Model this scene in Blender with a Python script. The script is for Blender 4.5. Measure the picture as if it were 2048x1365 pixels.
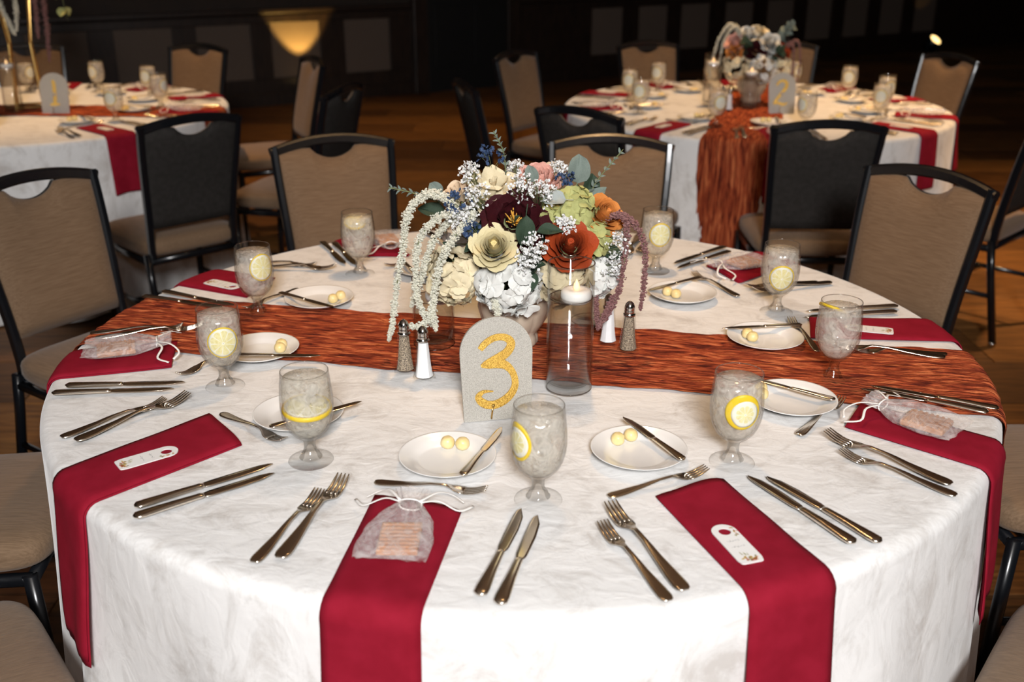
import bpy, bmesh, math, random
from mathutils import Vector, Matrix, noise

for _o in list(bpy.data.objects):
    bpy.data.objects.remove(_o, do_unlink=True)
scene = bpy.context.scene
C = scene.collection
PI = math.pi
TZ = 0.76            # table top height
RT = 0.915           # table radius
rnd = random.Random(11)

# ------------------------------------------------------------------ camera
cam_d = bpy.data.cameras.new('camera')
cam = bpy.data.objects.new('camera', cam_d); C.objects.link(cam)
cam.location = (-0.016, -1.98, 1.56)
cam.rotation_euler = (PI/2 - 0.3808, 0.0, 0.0)
cam_d.sensor_width = 36.0
cam_d.lens = 36.0*2060.0/2048.0
cam_d.clip_start = 0.05
cam_d.dof.use_dof = True
cam_d.dof.focus_distance = 1.86
cam_d.dof.aperture_fstop = 3.6
scene.camera = cam

# ------------------------------------------------------------------ world, exposure, big lights
world = bpy.data.worlds.new('world'); scene.world = world
world.use_nodes = True
world.node_tree.nodes['Background'].inputs[0].default_value = (1.0, 0.78, 0.55, 1)
world.node_tree.nodes['Background'].inputs[1].default_value = 0.02
scene.view_settings.view_transform = 'Standard'
scene.view_settings.look = 'None'
scene.view_settings.gamma = 1.0
scene.view_settings.use_curve_mapping = False
scene.view_settings.exposure = 0.0
scene.cycles.caustics_reflective = False
scene.cycles.caustics_refractive = False
scene.cycles.max_bounces = 6
scene.cycles.diffuse_bounces = 2
scene.cycles.glossy_bounces = 3
scene.cycles.adaptive_threshold = 0.08
scene.cycles.transparent_max_bounces = 14
scene.cycles.transmission_bounces = 5
scene.cycles.sample_clamp_indirect = 6.0

def aim(o, target):
    o.rotation_euler = (Vector(target)-o.location).to_track_quat('-Z', 'Y').to_euler()
def area(name, loc, target, size, power, col):
    l = bpy.data.lights.new(name, 'AREA'); l.shape = 'DISK'; l.size = size; l.energy = power; l.color = col
    o = bpy.data.objects.new(name, l); C.objects.link(o); o.location = loc; aim(o, target); return o
def spot(name, loc, target, power, col, ang, blend=0.6, size=0.05):
    l = bpy.data.lights.new(name, 'SPOT'); l.energy = power; l.color = col; l.spot_size = ang; l.spot_blend = blend; l.shadow_soft_size = size
    o = bpy.data.objects.new(name, l); C.objects.link(o); o.location = loc; aim(o, target); return o
# the photographer's flash: the head on the camera, and an unseen area lamp standing in for its bounce off the ceiling
area('flash_light', (0.03, -2.08, 1.84), (0.05, 1.6, 0.55), 0.16, 5.0, (0.98, 0.985, 1.0))
area('flash_bounce_light', (0.2, -4.0, 2.85), (0.2, 1.2, 0.7), 0.8, 212.0, (0.99, 0.985, 0.99))

# ------------------------------------------------------------------ materials
MATS = {}
def newmat(name):
    m = bpy.data.materials.new(name); m.use_nodes = True; MATS[name] = m
    return m, m.node_tree, m.node_tree.nodes['Principled BSDF']
def pm(name, col, rough=0.5, metal=0.0, sheen=0.0, coat=0.0, trans=0.0, ior=1.45, spec=0.5, emit=None, es=0.0, alpha=1.0):
    m, nt, b = newmat(name)
    b.inputs['Base Color'].default_value = (*col, 1)
    b.inputs['Roughness'].default_value = rough
    b.inputs['Metallic'].default_value = metal
    b.inputs['Sheen Weight'].default_value = sheen
    b.inputs['Coat Weight'].default_value = coat
    b.inputs['Transmission Weight'].default_value = trans
    b.inputs['IOR'].default_value = ior
    b.inputs['Specular IOR Level'].default_value = spec
    b.inputs['Alpha'].default_value = alpha
    if emit:
        b.inputs['Emission Color'].default_value = (*emit, 1); b.inputs['Emission Strength'].default_value = es
    return m
def nd(nt, kind, **kw):
    n = nt.nodes.new(kind)
    for k, v in kw.items():
        if k.startswith('i_'):
            n.inputs[k[2:].replace('_', ' ')].default_value = v
        else:
            setattr(n, k, v)
    return n
def lk(nt, a, b): nt.links.new(a, b)
def coords(nt, scale=(1, 1, 1), rot=(0, 0, 0), kind='Object'):
    tc = nd(nt, 'ShaderNodeTexCoord'); mp = nd(nt, 'ShaderNodeMapping')
    mp.inputs['Scale'].default_value = scale; mp.inputs['Rotation'].default_value = rot
    lk(nt, tc.outputs[kind], mp.inputs['Vector']); return mp.outputs['Vector']
def ramp(nt, fac, stops):
    r = nd(nt, 'ShaderNodeValToRGB')
    while len(r.color_ramp.elements) < len(stops): r.color_ramp.elements.new(0.5)
    for e, (p, c) in zip(r.color_ramp.elements, stops):
        e.position = p; e.color = (*c, 1)
    lk(nt, fac, r.inputs['Fac']); return r.outputs['Color']
def noisy(name, c1, c2, scale=10, detail=4, stretch=(1, 1, 1), lo=0.35, hi=0.65, rough=0.6, bump=0.0, bscale=None, bstretch=None, sheen=0.0, dist=0.0, metal=0.0, coat=0.0, bdist=0.01, rot=(0, 0, 0), mids=None, spec=0.5):
    m, nt, b = newmat(name)
    v = coords(nt, stretch, rot)
    n = nd(nt, 'ShaderNodeTexNoise'); n.inputs['Scale'].default_value = scale; n.inputs['Detail'].default_value = detail; n.inputs['Distortion'].default_value = dist
    lk(nt, v, n.inputs['Vector'])
    st = [(lo, c1)] + (mids or []) + [(hi, c2)]
    lk(nt, ramp(nt, n.outputs['Fac'], st), b.inputs['Base Color'])
    b.inputs['Roughness'].default_value = rough; b.inputs['Sheen Weight'].default_value = sheen
    b.inputs['Metallic'].default_value = metal; b.inputs['Coat Weight'].default_value = coat
    b.inputs['Specular IOR Level'].default_value = spec
    if bump:
        v2 = coords(nt, bstretch or stretch, rot)
        n2 = nd(nt, 'ShaderNodeTexNoise'); n2.inputs['Scale'].default_value = bscale or scale*6; n2.inputs['Detail'].default_value = 3
        lk(nt, v2, n2.inputs['Vector'])
        bp = nd(nt, 'ShaderNodeBump'); bp.inputs['Strength'].default_value = bump; bp.inputs['Distance'].default_value = bdist
        lk(nt, n2.outputs['Fac'], bp.inputs['Height']); lk(nt, bp.outputs['Normal'], b.inputs['Normal'])
    return m
def glassy(name, tint, refl=0.06, rough=0.02, milk=0.0, milkcol=(0.9, 0.88, 0.84), noise_scale=0, ior=1.45, refr=0.0, edge=0.45, dark=1.0):
    """thin clear wall: see-through, with fresnel gloss; milk = cloudy white share; refr = bent share"""
    m, nt, b = newmat(name); nt.nodes.remove(b); out = nt.nodes['Material Output']
    tr = nd(nt, 'ShaderNodeBsdfTransparent'); tr.inputs[0].default_value = (*tint, 1)
    cur = tr.outputs[0]
    if dark < 1:
        l0 = nd(nt, 'ShaderNodeLayerWeight'); l0.inputs['Blend'].default_value = 0.5
        p0 = nd(nt, 'ShaderNodeMath', operation='POWER'); p0.inputs[1].default_value = 3.5; lk(nt, l0.outputs['Facing'], p0.inputs[0])
        lk(nt, ramp(nt, p0.outputs[0], [(0.0, tint), (1.0, tuple(c*dark for c in tint))]), tr.inputs[0])
    bn = None
    if noise_scale:
        v = coords(nt)
        n = nd(nt, 'ShaderNodeTexVoronoi'); n.inputs['Scale'].default_value = noise_scale
        lk(nt, v, n.inputs['Vector'])
        bp = nd(nt, 'ShaderNodeBump'); bp.inputs['Strength'].default_value = 0.6; bp.inputs['Distance'].default_value = 0.004
        lk(nt, n.outputs['Distance'], bp.inputs['Height']); bn = bp.outputs['Normal']
    if refr:
        rf = nd(nt, 'ShaderNodeBsdfRefraction'); rf.inputs['IOR'].default_value = ior; rf.inputs['Roughness'].default_value = rough
        rf.inputs['Color'].default_value = (*tint, 1)
        if bn: lk(nt, bn, rf.inputs['Normal'])
        mx = nd(nt, 'ShaderNodeMixShader'); mx.inputs[0].default_value = refr
        lk(nt, cur, mx.inputs[1]); lk(nt, rf.outputs[0], mx.inputs[2]); cur = mx.outputs[0]
    if milk:
        df = nd(nt, 'ShaderNodeBsdfDiffuse'); df.inputs[0].default_value = (*milkcol, 1)
        tl = nd(nt, 'ShaderNodeBsdfTranslucent'); tl.inputs[0].default_value = (*milkcol, 1)
        if bn: lk(nt, bn, df.inputs['Normal'])
        m1 = nd(nt, 'ShaderNodeMixShader'); m1.inputs[0].default_value = 0.4
        lk(nt, df.outputs[0], m1.inputs[1]); lk(nt, tl.outputs[0], m1.inputs[2])
        mx = nd(nt, 'ShaderNodeMixShader'); mx.inputs[0].default_value = milk
        if noise_scale:
            nz = nd(nt, 'ShaderNodeTexNoise'); nz.inputs['Scale'].default_value = noise_scale*0.9; nz.inputs['Detail'].default_value = 4; nz.inputs['Distortion'].default_value = 1.5
            lk(nt, coords(nt), nz.inputs['Vector'])
            mr = nd(nt, 'ShaderNodeMapRange'); mr.inputs[1].default_value = 0.35; mr.inputs[2].default_value = 0.65; mr.inputs[3].default_value = milk*0.5; mr.inputs[4].default_value = milk*1.5
            lk(nt, nz.outputs['Fac'], mr.inputs[0]); lk(nt, mr.outputs[0], mx.inputs[0])
        lk(nt, cur, mx.inputs[1]); lk(nt, m1.outputs[0], mx.inputs[2]); cur = mx.outputs[0]
    gl = nd(nt, 'ShaderNodeBsdfGlossy'); gl.inputs['Roughness'].default_value = rough
    if bn: lk(nt, bn, gl.inputs['Normal'])
    lw = nd(nt, 'ShaderNodeLayerWeight'); lw.inputs['Blend'].default_value = 0.5
    pw = nd(nt, 'ShaderNodeMath', operation='POWER'); pw.inputs[1].default_value = 4.0; lk(nt, lw.outputs['Facing'], pw.inputs[0])
    ad = nd(nt, 'ShaderNodeMath', operation='MULTIPLY_ADD'); ad.inputs[1].default_value = edge; ad.inputs[2].default_value = refl
    lk(nt, pw.outputs[0], ad.inputs[0])
    mx = nd(nt, 'ShaderNodeMixShader'); lk(nt, ad.outputs[0], mx.inputs[0])
    lk(nt, cur, mx.inputs[1]); lk(nt, gl.outputs[0], mx.inputs[2])
    lk(nt, mx.outputs[0], out.inputs['Surface'])
    return m
# ------------------------------------------------------------------ mesh helpers
class MB:
    """collects geometry for ONE mesh object"""
    def __init__(s): s.v = []; s.f = []; s.m = []
    def add(s, vf, mat=0, M=None):
        v, f = vf; o = len(s.v)
        s.v += [tuple(M @ Vector(p)) for p in v] if M else [tuple(p) for p in v]
        s.f += [tuple(i+o for i in q) for q in f]; s.m += [mat]*len(f); return s
    def mesh(s, name, mats, smooth=True, fix=True):
        me = bpy.data.meshes.new(name); me.from_pydata(s.v, [], s.f)
        for a in (mats if isinstance(mats, (list, tuple)) else [mats]):
            me.materials.append(MATS[a] if isinstance(a, str) else a)
        me.polygons.foreach_set('material_index', s.m)
        me.polygons.foreach_set('use_smooth', [bool(smooth)]*len(s.f))
        me.validate()
        if fix:
            bm = bmesh.new(); bm.from_mesh(me); bmesh.ops.recalc_face_normals(bm, faces=bm.faces[:]); bm.to_mesh(me); bm.free()
        me.update(); return me
    def obj(s, name, mats, parent=None, smooth=True, loc=None, rot=None, M=None):
        return put(name, s.mesh(name, mats, smooth), parent, loc, rot, M)
def put(name, me, parent=None, loc=None, rot=None, M=None, scale=None):
    o = bpy.data.objects.new(name, me); C.objects.link(o)
    if parent: o.parent = parent
    if M is not None: o.matrix_basis = M
    if loc is not None: o.location = loc
    if rot is not None: o.rotation_euler = rot
    if scale is not None: o.scale = (scale,)*3 if isinstance(scale, (int, float)) else scale
    return o
def tag(o, label, cat=None, group=None, kind=None):
    if label: o['label'] = label
    if cat: o['category'] = cat
    if group: o['group'] = group
    if kind: o['kind'] = kind
    return o
def thing(name, label, cat, loc=(0, 0, 0), rz=0.0, group=None, M=None):
    o = bpy.data.objects.new(name, None); C.objects.link(o); o.empty_display_size = 0.05
    if M is not None: o.matrix_basis = M
    else: o.location = loc; o.rotation_euler = (0, 0, rz)
    return tag(o, label, cat, group)
def struct(o): o['kind'] = 'structure'; return o
KIDS = {}
def copy_tree(o, parent=None):
    c = o.copy(); C.objects.link(c)
    if parent: c.parent = parent
    for k in o.children: copy_tree(k, c)
    return c
def dup(o, label, loc, rz=0.0, group=None, scale=None, rot=None):
    c = copy_tree(o); c['label'] = label; c.location = loc
    c.rotation_euler = rot if rot else (0, 0, rz)
    if scale: c.scale = (scale,)*3
    if group: c['group'] = group
    return c
def sm(t): t = max(0.0, min(1.0, t)); return t*t*(3-2*t)
def lerp(a, b, t): return a+(b-a)*t
def interp(tab, x):
    if x <= tab[0][0]: return tab[0][1]
    for (a, p), (b, q) in zip(tab, tab[1:]):
        if x <= b: return p+(q-p)*(x-a)/(b-a)
    return tab[-1][1]
def spline(pts, n):
    """Catmull-Rom through 3D points"""
    P = [Vector(p) for p in pts]; P = [2*P[0]-P[1]]+P+[2*P[-1]-P[-2]]
    out = []; k = len(P)-3
    for i in range(n):
        t = i/(n-1)*k; j = min(int(t), k-1); t -= j
        a, b, c, d = P[j:j+4]
        out.append(0.5*((2*b)+(c-a)*t+(2*a-5*b+4*c-d)*t*t+(3*b-a-3*c+d)*t**3))
    return out
def grid(fn, nu, nv, cu=False, cv=False):
    v = [fn(i/(nu if cu else nu-1), j/(nv if cv else nv-1)) for i in range(nu) for j in range(nv)]
    f = []
    for i in range(nu if cu else nu-1):
        for j in range(nv if cv else nv-1):
            i2 = (i+1) % nu; j2 = (j+1) % nv
            f.append((i*nv+j, i2*nv+j, i2*nv+j2, i*nv+j2))
    return v, f
def slab(fn, nu, nv):
    """closed shell: fn(u,v,side) with side 0 bottom / 1 top"""
    a, f = grid(lambda u, v: fn(u, v, 1), nu, nv)
    b, _ = grid(lambda u, v: fn(u, v, 0), nu, nv)
    n = len(a); F = list(f)+[tuple(reversed([i+n for i in q])) for q in f]
    ring = [i*nv for i in range(nu)]+[(nu-1)*nv+j for j in range(1, nv)]+[i*nv+nv-1 for i in range(nu-2, -1, -1)]+[j for j in range(nv-2, 0, -1)]
    for p, q in zip(ring, ring[1:]+ring[:1]): F.append((p, p+n, q+n, q))
    return a+b, F
def lathe(prof, seg=32, rfn=None):
    v = []; f = []; idx = []
    for r, z in prof:
        if r < 1e-6: idx.append([len(v)]); v.append((0, 0, z))
        else:
            idx.append(list(range(len(v), len(v)+seg)))
            for k in range(seg):
                a = 2*PI*k/seg; rr = r*(rfn(a, z) if rfn else 1)
                v.append((rr*math.cos(a), rr*math.sin(a), z))
    for A, B in zip(idx, idx[1:]):
        for k in range(seg):
            k2 = (k+1) % seg
            if len(A) == 1 and len(B) == 1: break
            if len(A) == 1: f.append((A[0], B[k2], B[k]))
            elif len(B) == 1: f.append((A[k], A[k2], B[0]))
            else: f.append((A[k], A[k2], B[k2], B[k]))
    return v, f
def tube(pts, rad, seg=6, cap=True, flat=1.0):
    P = [Vector(p) for p in pts]; n = len(P)
    R = rad if isinstance(rad, (list, tuple)) else [rad]*n
    v = []; f = []; up = None
    for i in range(n):
        t = (P[min(i+1, n-1)]-P[max(i-1, 0)])
        t = t.normalized() if t.length > 1e-9 else Vector((0, 0, 1))
        if up is None: up = Vector((0, 0, 1)) if abs(t.z) < 0.9 else Vector((0, 1, 0))
        s = t.cross(up)
        s = s.normalized() if s.length > 1e-6 else Vector((1, 0, 0))
        up = s.cross(t).normalized()
        for k in range(seg):
            a = 2*PI*k/seg
            v.append(P[i]+(s*math.cos(a)+up*math.sin(a)*flat)*R[i])
    for i in range(n-1):
        for k in range(seg):
            k2 = (k+1) % seg
            f.append((i*seg+k, i*seg+k2, (i+1)*seg+k2, (i+1)*seg+k))
    if cap: f.append(tuple(range(seg-1, -1, -1))); f.append(tuple((n-1)*seg+k for k in range(seg)))
    return v, f
def bar(pts, w, d, ref=(1, 0, 0), ch=0.25):
    """sweep a chamfered rectangle (w along ref, d across) along a path"""
    P = [Vector(p) for p in pts]; n = len(P); ref = Vector(ref)
    c = min(w, d)*ch; a, b = w/2, d/2
    sec = [(a, b-c), (a-c, b), (-a+c, b), (-a, b-c), (-a, -b+c), (-a+c, -b), (a-c, -b), (a, -b+c)]
    v = []; f = []; k = len(sec)
    for i in range(n):
        t = (P[min(i+1, n-1)]-P[max(i-1, 0)]).normalized()
        x = (ref-t*ref.dot(t)).normalized(); y = t.cross(x)
        v += [P[i]+x*p+y*q for p, q in sec]
    for i in range(n-1):
        for j in range(k):
            j2 = (j+1) % k
            f.append((i*k+j, i*k+j2, (i+1)*k+j2, (i+1)*k+j))
    f.append(tuple(range(k-1, -1, -1))); f.append(tuple((n-1)*k+j for j in range(k)))
    return v, f
def box(c, s, bev=0.0):
    bm = bmesh.new(); bmesh.ops.create_cube(bm, size=1.0)
    for q in bm.verts: q.co = Vector((q.co.x*s[0]+c[0], q.co.y*s[1]+c[1], q.co.z*s[2]+c[2]))
    if bev: bmesh.ops.bevel(bm, geom=list(bm.edges), offset=bev, segments=2, affect='EDGES', profile=0.5)
    bm.verts.index_update()
    r = [tuple(q.co) for q in bm.verts], [tuple(x.index for x in g.verts) for g in bm.faces]
    bm.free(); return r
def prism(outline, z0, z1, hole=None):
    """flat plate from a 2D outline (convex or star-shaped about its middle), optional matching hole ring"""
    n = len(outline); v = [(x, y, z1) for x, y in outline]+[(x, y, z0) for x, y in outline]; f = []
    for i in range(n):
        j = (i+1) % n; f.append((i, i+n, j+n, j))
    if hole is None:
        f.append(tuple(range(n))); f.append(tuple(range(2*n-1, n-1, -1)))
    else:
        v += [(x, y, z1) for x, y in hole]+[(x, y, z0) for x, y in hole]
        for i in range(n):
            j = (i+1) % n
            f.append((i, j, j+2*n, i+2*n)); f.append((i+n, i+3*n, j+3*n, j+n)); f.append((i+2*n, j+2*n, j+3*n, i+3*n))
    return v, f
def ribbon(pts, z0, z1):
    """extruded brush stroke: pts = (x, y, width)"""
    L = []; Rr = []; n = len(pts)
    for i in range(n):
        a = pts[max(i-1, 0)]; b = pts[min(i+1, n-1)]
        t = Vector((b[0]-a[0], b[1]-a[1])); t = t.normalized() if t.length > 1e-9 else Vector((1, 0))
        nrm = Vector((-t.y, t.x)); x, y, w = pts[i]
        L.append((x+nrm.x*w/2, y+nrm.y*w/2)); Rr.append((x-nrm.x*w/2, y-nrm.y*w/2))
    v = [(x, y, z1) for x, y in L]+[(x, y, z1) for x, y in Rr]+[(x, y, z0) for x, y in L]+[(x, y, z0) for x, y in Rr]
    f = []
    for i in range(n-1):
        f += [(i, i+n, i+1+n, i+1), (i+2*n, i+1+2*n, i+1+3*n, i+3*n), (i, i+1, i+1+2*n, i+2*n), (i+n, i+3*n, i+1+3*n, i+1+n)]
    f += [(0, 2*n, 3*n, n), (n-1, 2*n-1, 4*n-1, 3*n-1)]
    return v, f
def frame_z(axis, spin=0.0):
    """rotation that turns +z into axis"""
    q = Vector((0, 0, 1)).rotation_difference(Vector(axis).normalized())
    return q.to_matrix().to_4x4() @ Matrix.Rotation(spin, 4, 'Z')
def T(p): return Matrix.Translation(Vector(p))

# ------------------------------------------------------------------ material list
def velvet():
    m, nt, b = newmat('velvet')
    v = coords(nt, (0.75, 1.15, 0.55), (0, 0, 0.5))
    n = nd(nt, 'ShaderNodeTexNoise'); n.inputs['Scale'].default_value = 13.0; n.inputs['Detail'].default_value = 8; n.inputs['Roughness'].default_value = 0.74; n.inputs['Distortion'].default_value = 0.8
    lk(nt, v, n.inputs['Vector'])
    lk(nt, ramp(nt, n.outputs['Fac'], [(0.34, (0.60, 0.57, 0.54)), (0.44, (0.73, 0.715, 0.695)), (0.52, (0.82, 0.81, 0.795))]), b.inputs['Base Color'])
    b.inputs['Roughness'].default_value = 0.62; b.inputs['Sheen Weight'].default_value = 0.35; b.inputs['Sheen Roughness'].default_value = 0.4
    n2 = nd(nt, 'ShaderNodeTexNoise'); n2.inputs['Scale'].default_value = 26.0; n2.inputs['Detail'].default_value = 6; n2.inputs['Distortion'].default_value = 1.0
    lk(nt, v, n2.inputs['Vector'])
    bp = nd(nt, 'ShaderNodeBump'); bp.inputs['Strength'].default_value = 0.45; bp.inputs['Distance'].default_value = 0.006
    lk(nt, n2.outputs['Fac'], bp.inputs['Height']); lk(nt, bp.outputs['Normal'], b.inputs['Normal'])
velvet()
noisy('gauze', (0.10, 0.013, 0.006), (0.60, 0.165, 0.060), scale=9, detail=9, stretch=(1.6, 12.0, 1), lo=0.36, hi=0.64, rough=0.9, bump=1.0, bscale=10, bstretch=(2.2, 17, 1), bdist=0.016, dist=0.9, mids=[(0.45, (0.28, 0.046, 0.016)), (0.55, (0.41, 0.082, 0.027))], spec=0.2)
noisy('napkin_cloth', (0.225, 0.005, 0.017), (0.262, 0.0075, 0.023), scale=30, rough=0.85, bump=0.15, bscale=900, bdist=0.001, spec=0.15)
noisy('chair_fabric', (0.142, 0.086, 0.047), (0.200, 0.129, 0.077), scale=14, detail=5, stretch=(1.2, 28, 28), lo=0.3, hi=0.7, rough=0.8, bump=0.4, bscale=14, bstretch=(1, 34, 34), bdist=0.002, sheen=0.15, spec=0.25)
noisy('seat_fabric', (0.150, 0.093, 0.052), (0.222, 0.143, 0.085), scale=14, detail=5, stretch=(30, 1.2, 14), lo=0.3, hi=0.7, rough=0.8, bump=0.5, bscale=14, bstretch=(36, 1, 16), bdist=0.002, sheen=0.15, spec=0.25)
noisy('chair_back_fabric', (0.022, 0.020, 0.018), (0.030, 0.027, 0.025), scale=60, rough=0.85, bump=0.2, bscale=400, bdist=0.001, spec=0.2)
pm('chair_metal', (0.005, 0.006, 0.008), 0.30, spec=0.25, coat=0.6)
MATS['chair_metal'].node_tree.nodes['Principled BSDF'].inputs['Coat Roughness'].default_value = 0.16
pm('chrome', (0.62, 0.60, 0.58), 0.14, 1.0)
pm('cutlery', (0.86, 0.77, 0.66), 0.20, 1.0)
pm('porcelain', (0.80, 0.79, 0.77), 0.18, coat=0.3)
noisy('butter', (0.80, 0.62, 0.26), (0.86, 0.70, 0.36), scale=60, rough=0.38, bump=0.2, bscale=120, bdist=0.001)
glassy('clear_glass', (0.992, 0.992, 0.988), 0.025, ior=1.45, edge=0.4, dark=0.74)
glassy('rim_glass', (0.72, 0.68, 0.66), 0.12, ior=1.5, refr=0.3, dark=0.5)
glassy('stem_glass', (0.985, 0.985, 0.975), 0.05, ior=1.5, refr=0.28, dark=0.6)
glassy('goblet_water', (0.97, 0.96, 0.94), 0.02, 0.08, milk=0.38, milkcol=(0.99, 0.955, 0.88), noise_scale=58, ior=1.33, refr=0.06, edge=0.15)
glassy('ice', (0.97, 0.96, 0.95), 0.05, 0.06, milk=0.30, milkcol=(0.99, 0.975, 0.94), noise_scale=160, ior=1.31, refr=0.0, edge=0.25)
glassy('vase_water', (0.985, 0.98, 0.975), 0.02, 0.02, ior=1.33, refr=0.12, edge=0.35, dark=0.72)
pm('lemon_rind', (0.82, 0.58, 0.03), 0.4)
pm('lemon_pith', (0.86, 0.84, 0.70), 0.6)
noisy('lemon_pulp', (0.78, 0.70, 0.32), (0.86, 0.80, 0.46), scale=200, rough=0.3)
def organza():
    m, nt, b = newmat('organza'); nt.nodes.remove(b)
    v = coords(nt, (1, 1, 1))
    n = nd(nt, 'ShaderNodeTexNoise'); n.inputs['Scale'].default_value = 60; n.inputs['Detail'].default_value = 5; n.inputs['Distortion'].default_value = 1.5
    lk(nt, v, n.inputs['Vector'])
    mr = nd(nt, 'ShaderNodeMapRange'); mr.inputs[1].default_value = 0.3; mr.inputs[2].default_value = 0.7; mr.inputs[3].default_value = 0.07; mr.inputs[4].default_value = 0.42
    lk(nt, n.outputs['Fac'], mr.inputs[0])
    bp = nd(nt, 'ShaderNodeBump'); bp.inputs['Strength'].default_value = 0.7; bp.inputs['Distance'].default_value = 0.006
    lk(nt, n.outputs['Fac'], bp.inputs['Height'])
    tr = nd(nt, 'ShaderNodeBsdfTransparent'); tr.inputs[0].default_value = (0.98, 0.96, 0.95, 1)
    p = nd(nt, 'ShaderNodeBsdfPrincipled'); p.inputs['Base Color'].default_value = (0.88, 0.85, 0.84, 1); p.inputs['Roughness'].default_value = 0.28; p.inputs['Sheen Weight'].default_value = 0.4
    lk(nt, bp.outputs['Normal'], p.inputs['Normal'])
    mx = nd(nt, 'ShaderNodeMixShader'); lk(nt, mr.outputs[0], mx.inputs[0]); lk(nt, tr.outputs[0], mx.inputs[1]); lk(nt, p.outputs[0], mx.inputs[2])
    lk(nt, mx.outputs[0], nt.nodes['Material Output'].inputs['Surface'])
organza()
pm('ribbon_white', (0.85, 0.83, 0.80), 0.4)
noisy('favor_tan', (0.40, 0.17, 0.065), (0.54, 0.27, 0.12), scale=40, rough=0.6)
pm('card_white', (0.84, 0.83, 0.81), 0.45)
pm('print_grey', (0.34, 0.34, 0.34), 0.6)
pm('print_red', (0.50, 0.09, 0.05), 0.6); pm('print_gold', (0.55, 0.36, 0.08), 0.6); pm('print_pink', (0.72, 0.40, 0.33), 0.6); pm('print_green', (0.30, 0.28, 0.10), 0.6)
noisy('glitter_ivory', (0.30, 0.28, 0.245), (0.52, 0.495, 0.44), scale=1100, detail=1, lo=0.35, hi=0.62, rough=0.4, bump=0.5, bscale=800, bdist=0.001)
noisy('glitter_gold', (0.42, 0.22, 0.03), (0.85, 0.55, 0.12), scale=800, detail=1, lo=0.35, hi=0.62, rough=0.3, metal=0.7, bump=0.8, bscale=900, bdist=0.001)
noisy('vase_clay', (0.50, 0.40, 0.30), (0.58, 0.475, 0.37), scale=25, rough=0.35, bump=0.15, bscale=60, bdist=0.003)
pm('candle_wax', (0.86, 0.84, 0.80), 0.4, coat=0.2)
pm('flame', (1.0, 0.8, 0.5), 0.5, emit=(1.0, 0.55, 0.22), es=1.0)
pm('gold_metal', (0.62, 0.38, 0.12), 0.25, 1.0)
pm('salt', (0.86, 0.87, 0.88), 0.8)
noisy('pepper', (0.05, 0.035, 0.025), (0.52, 0.42, 0.30), scale=800, detail=1, lo=0.42, hi=0.6, rough=0.9)
pm('ceiling_paint', (0.42, 0.36, 0.30), 0.9)
pm('lamp_glow', (1, 0.8, 0.5), 0.5, emit=(1.0, 0.66, 0.25), es=3.0)
noisy('wall_wood', (0.012, 0.007, 0.005), (0.026, 0.014, 0.009), scale=6, detail=4, stretch=(6, 6, 1), rough=0.45)
noisy('wall_panel', (0.105, 0.075, 0.058), (0.13, 0.095, 0.072), scale=120, rough=0.85)
noisy('wall_upper', (0.022, 0.014, 0.010), (0.03, 0.018, 0.012), scale=8, rough=0.8)
pm('black_void', (0.004, 0.004, 0.004), 0.6)
noisy('floor_base', (0.045, 0.019, 0.007), (0.16, 0.068, 0.020), scale=2, detail=6, stretch=(0.8, 9, 1), rough=0.6)
def plankmat():
    m, nt, b = newmat('floor_plank')
    oi = nd(nt, 'ShaderNodeObjectInfo')
    base = ramp(nt, oi.outputs['Random'], [(0.0, (0.075, 0.031, 0.011)), (0.45, (0.17, 0.072, 0.020)), (0.75, (0.28, 0.12, 0.030)), (1.0, (0.11, 0.048, 0.015))])
    v = coords(nt, (1.5, 22, 1)); n = nd(nt, 'ShaderNodeTexNoise'); n.inputs['Scale'].default_value = 3; n.inputs['Detail'].default_value = 6; n.inputs['Distortion'].default_value = 0.6
    lk(nt, v, n.inputs['Vector'])
    k = ramp(nt, n.outputs['Fac'], [(0.3, (0.45, 0.42, 0.40)), (0.7, (1.35, 1.35, 1.3))])
    mx = nd(nt, 'ShaderNodeMix', data_type='RGBA', blend_type='MULTIPLY'); mx.inputs[0].default_value = 1.0
    lk(nt, base, mx.inputs[6]); lk(nt, k, mx.inputs[7]); lk(nt, mx.outputs[2], b.inputs['Base Color'])
    b.inputs['Roughness'].default_value = 0.55; b.inputs['Specular IOR Level'].default_value = 0.3
plankmat()
# ================================================================== the room
def floor_build():
    fl = struct(MB().add(box((1.5, 5, -0.03), (17, 23, 0.05))).obj('floor', 'floor_base', smooth=False))
    L, Wd = 1.5, 0.375
    me = MB().add(box((0, 0, 0), (L-0.006, Wd-0.005, 0.008), 0.0015)).mesh('plank', 'floor_plank', smooth=False)
    n = 0
    for r in range(-4, 36):
        y = r*Wd
        x = -3.4 + ((r*7) % 5)*0.3
        while x < 3.4+0.36*max(y, 0) and n < 298:
            keep = y > 4.2 or abs(x) > 1.0 or y > 1.0
            if x < -2.6-0.1*max(y, 0) or y > 9.6+0.6*x or (y < 0.6 and 0.2 > x > -0.2): keep = False
            if y < -0.4 and abs(x) < 1.4: keep = False
            if keep:
                put('plank', me, fl, loc=(x, y, 0.0)); n += 1
            x += L
floor_build()
WP0 = Vector((-2.7, 7.73, 0)); WA = math.atan2(0.519, 0.855)
def on_wall(s, dist=0.0, z=0.0):
    return Vector((WP0.x+0.855*s+0.519*dist, WP0.y+0.519*s-0.855*dist, z))
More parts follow.
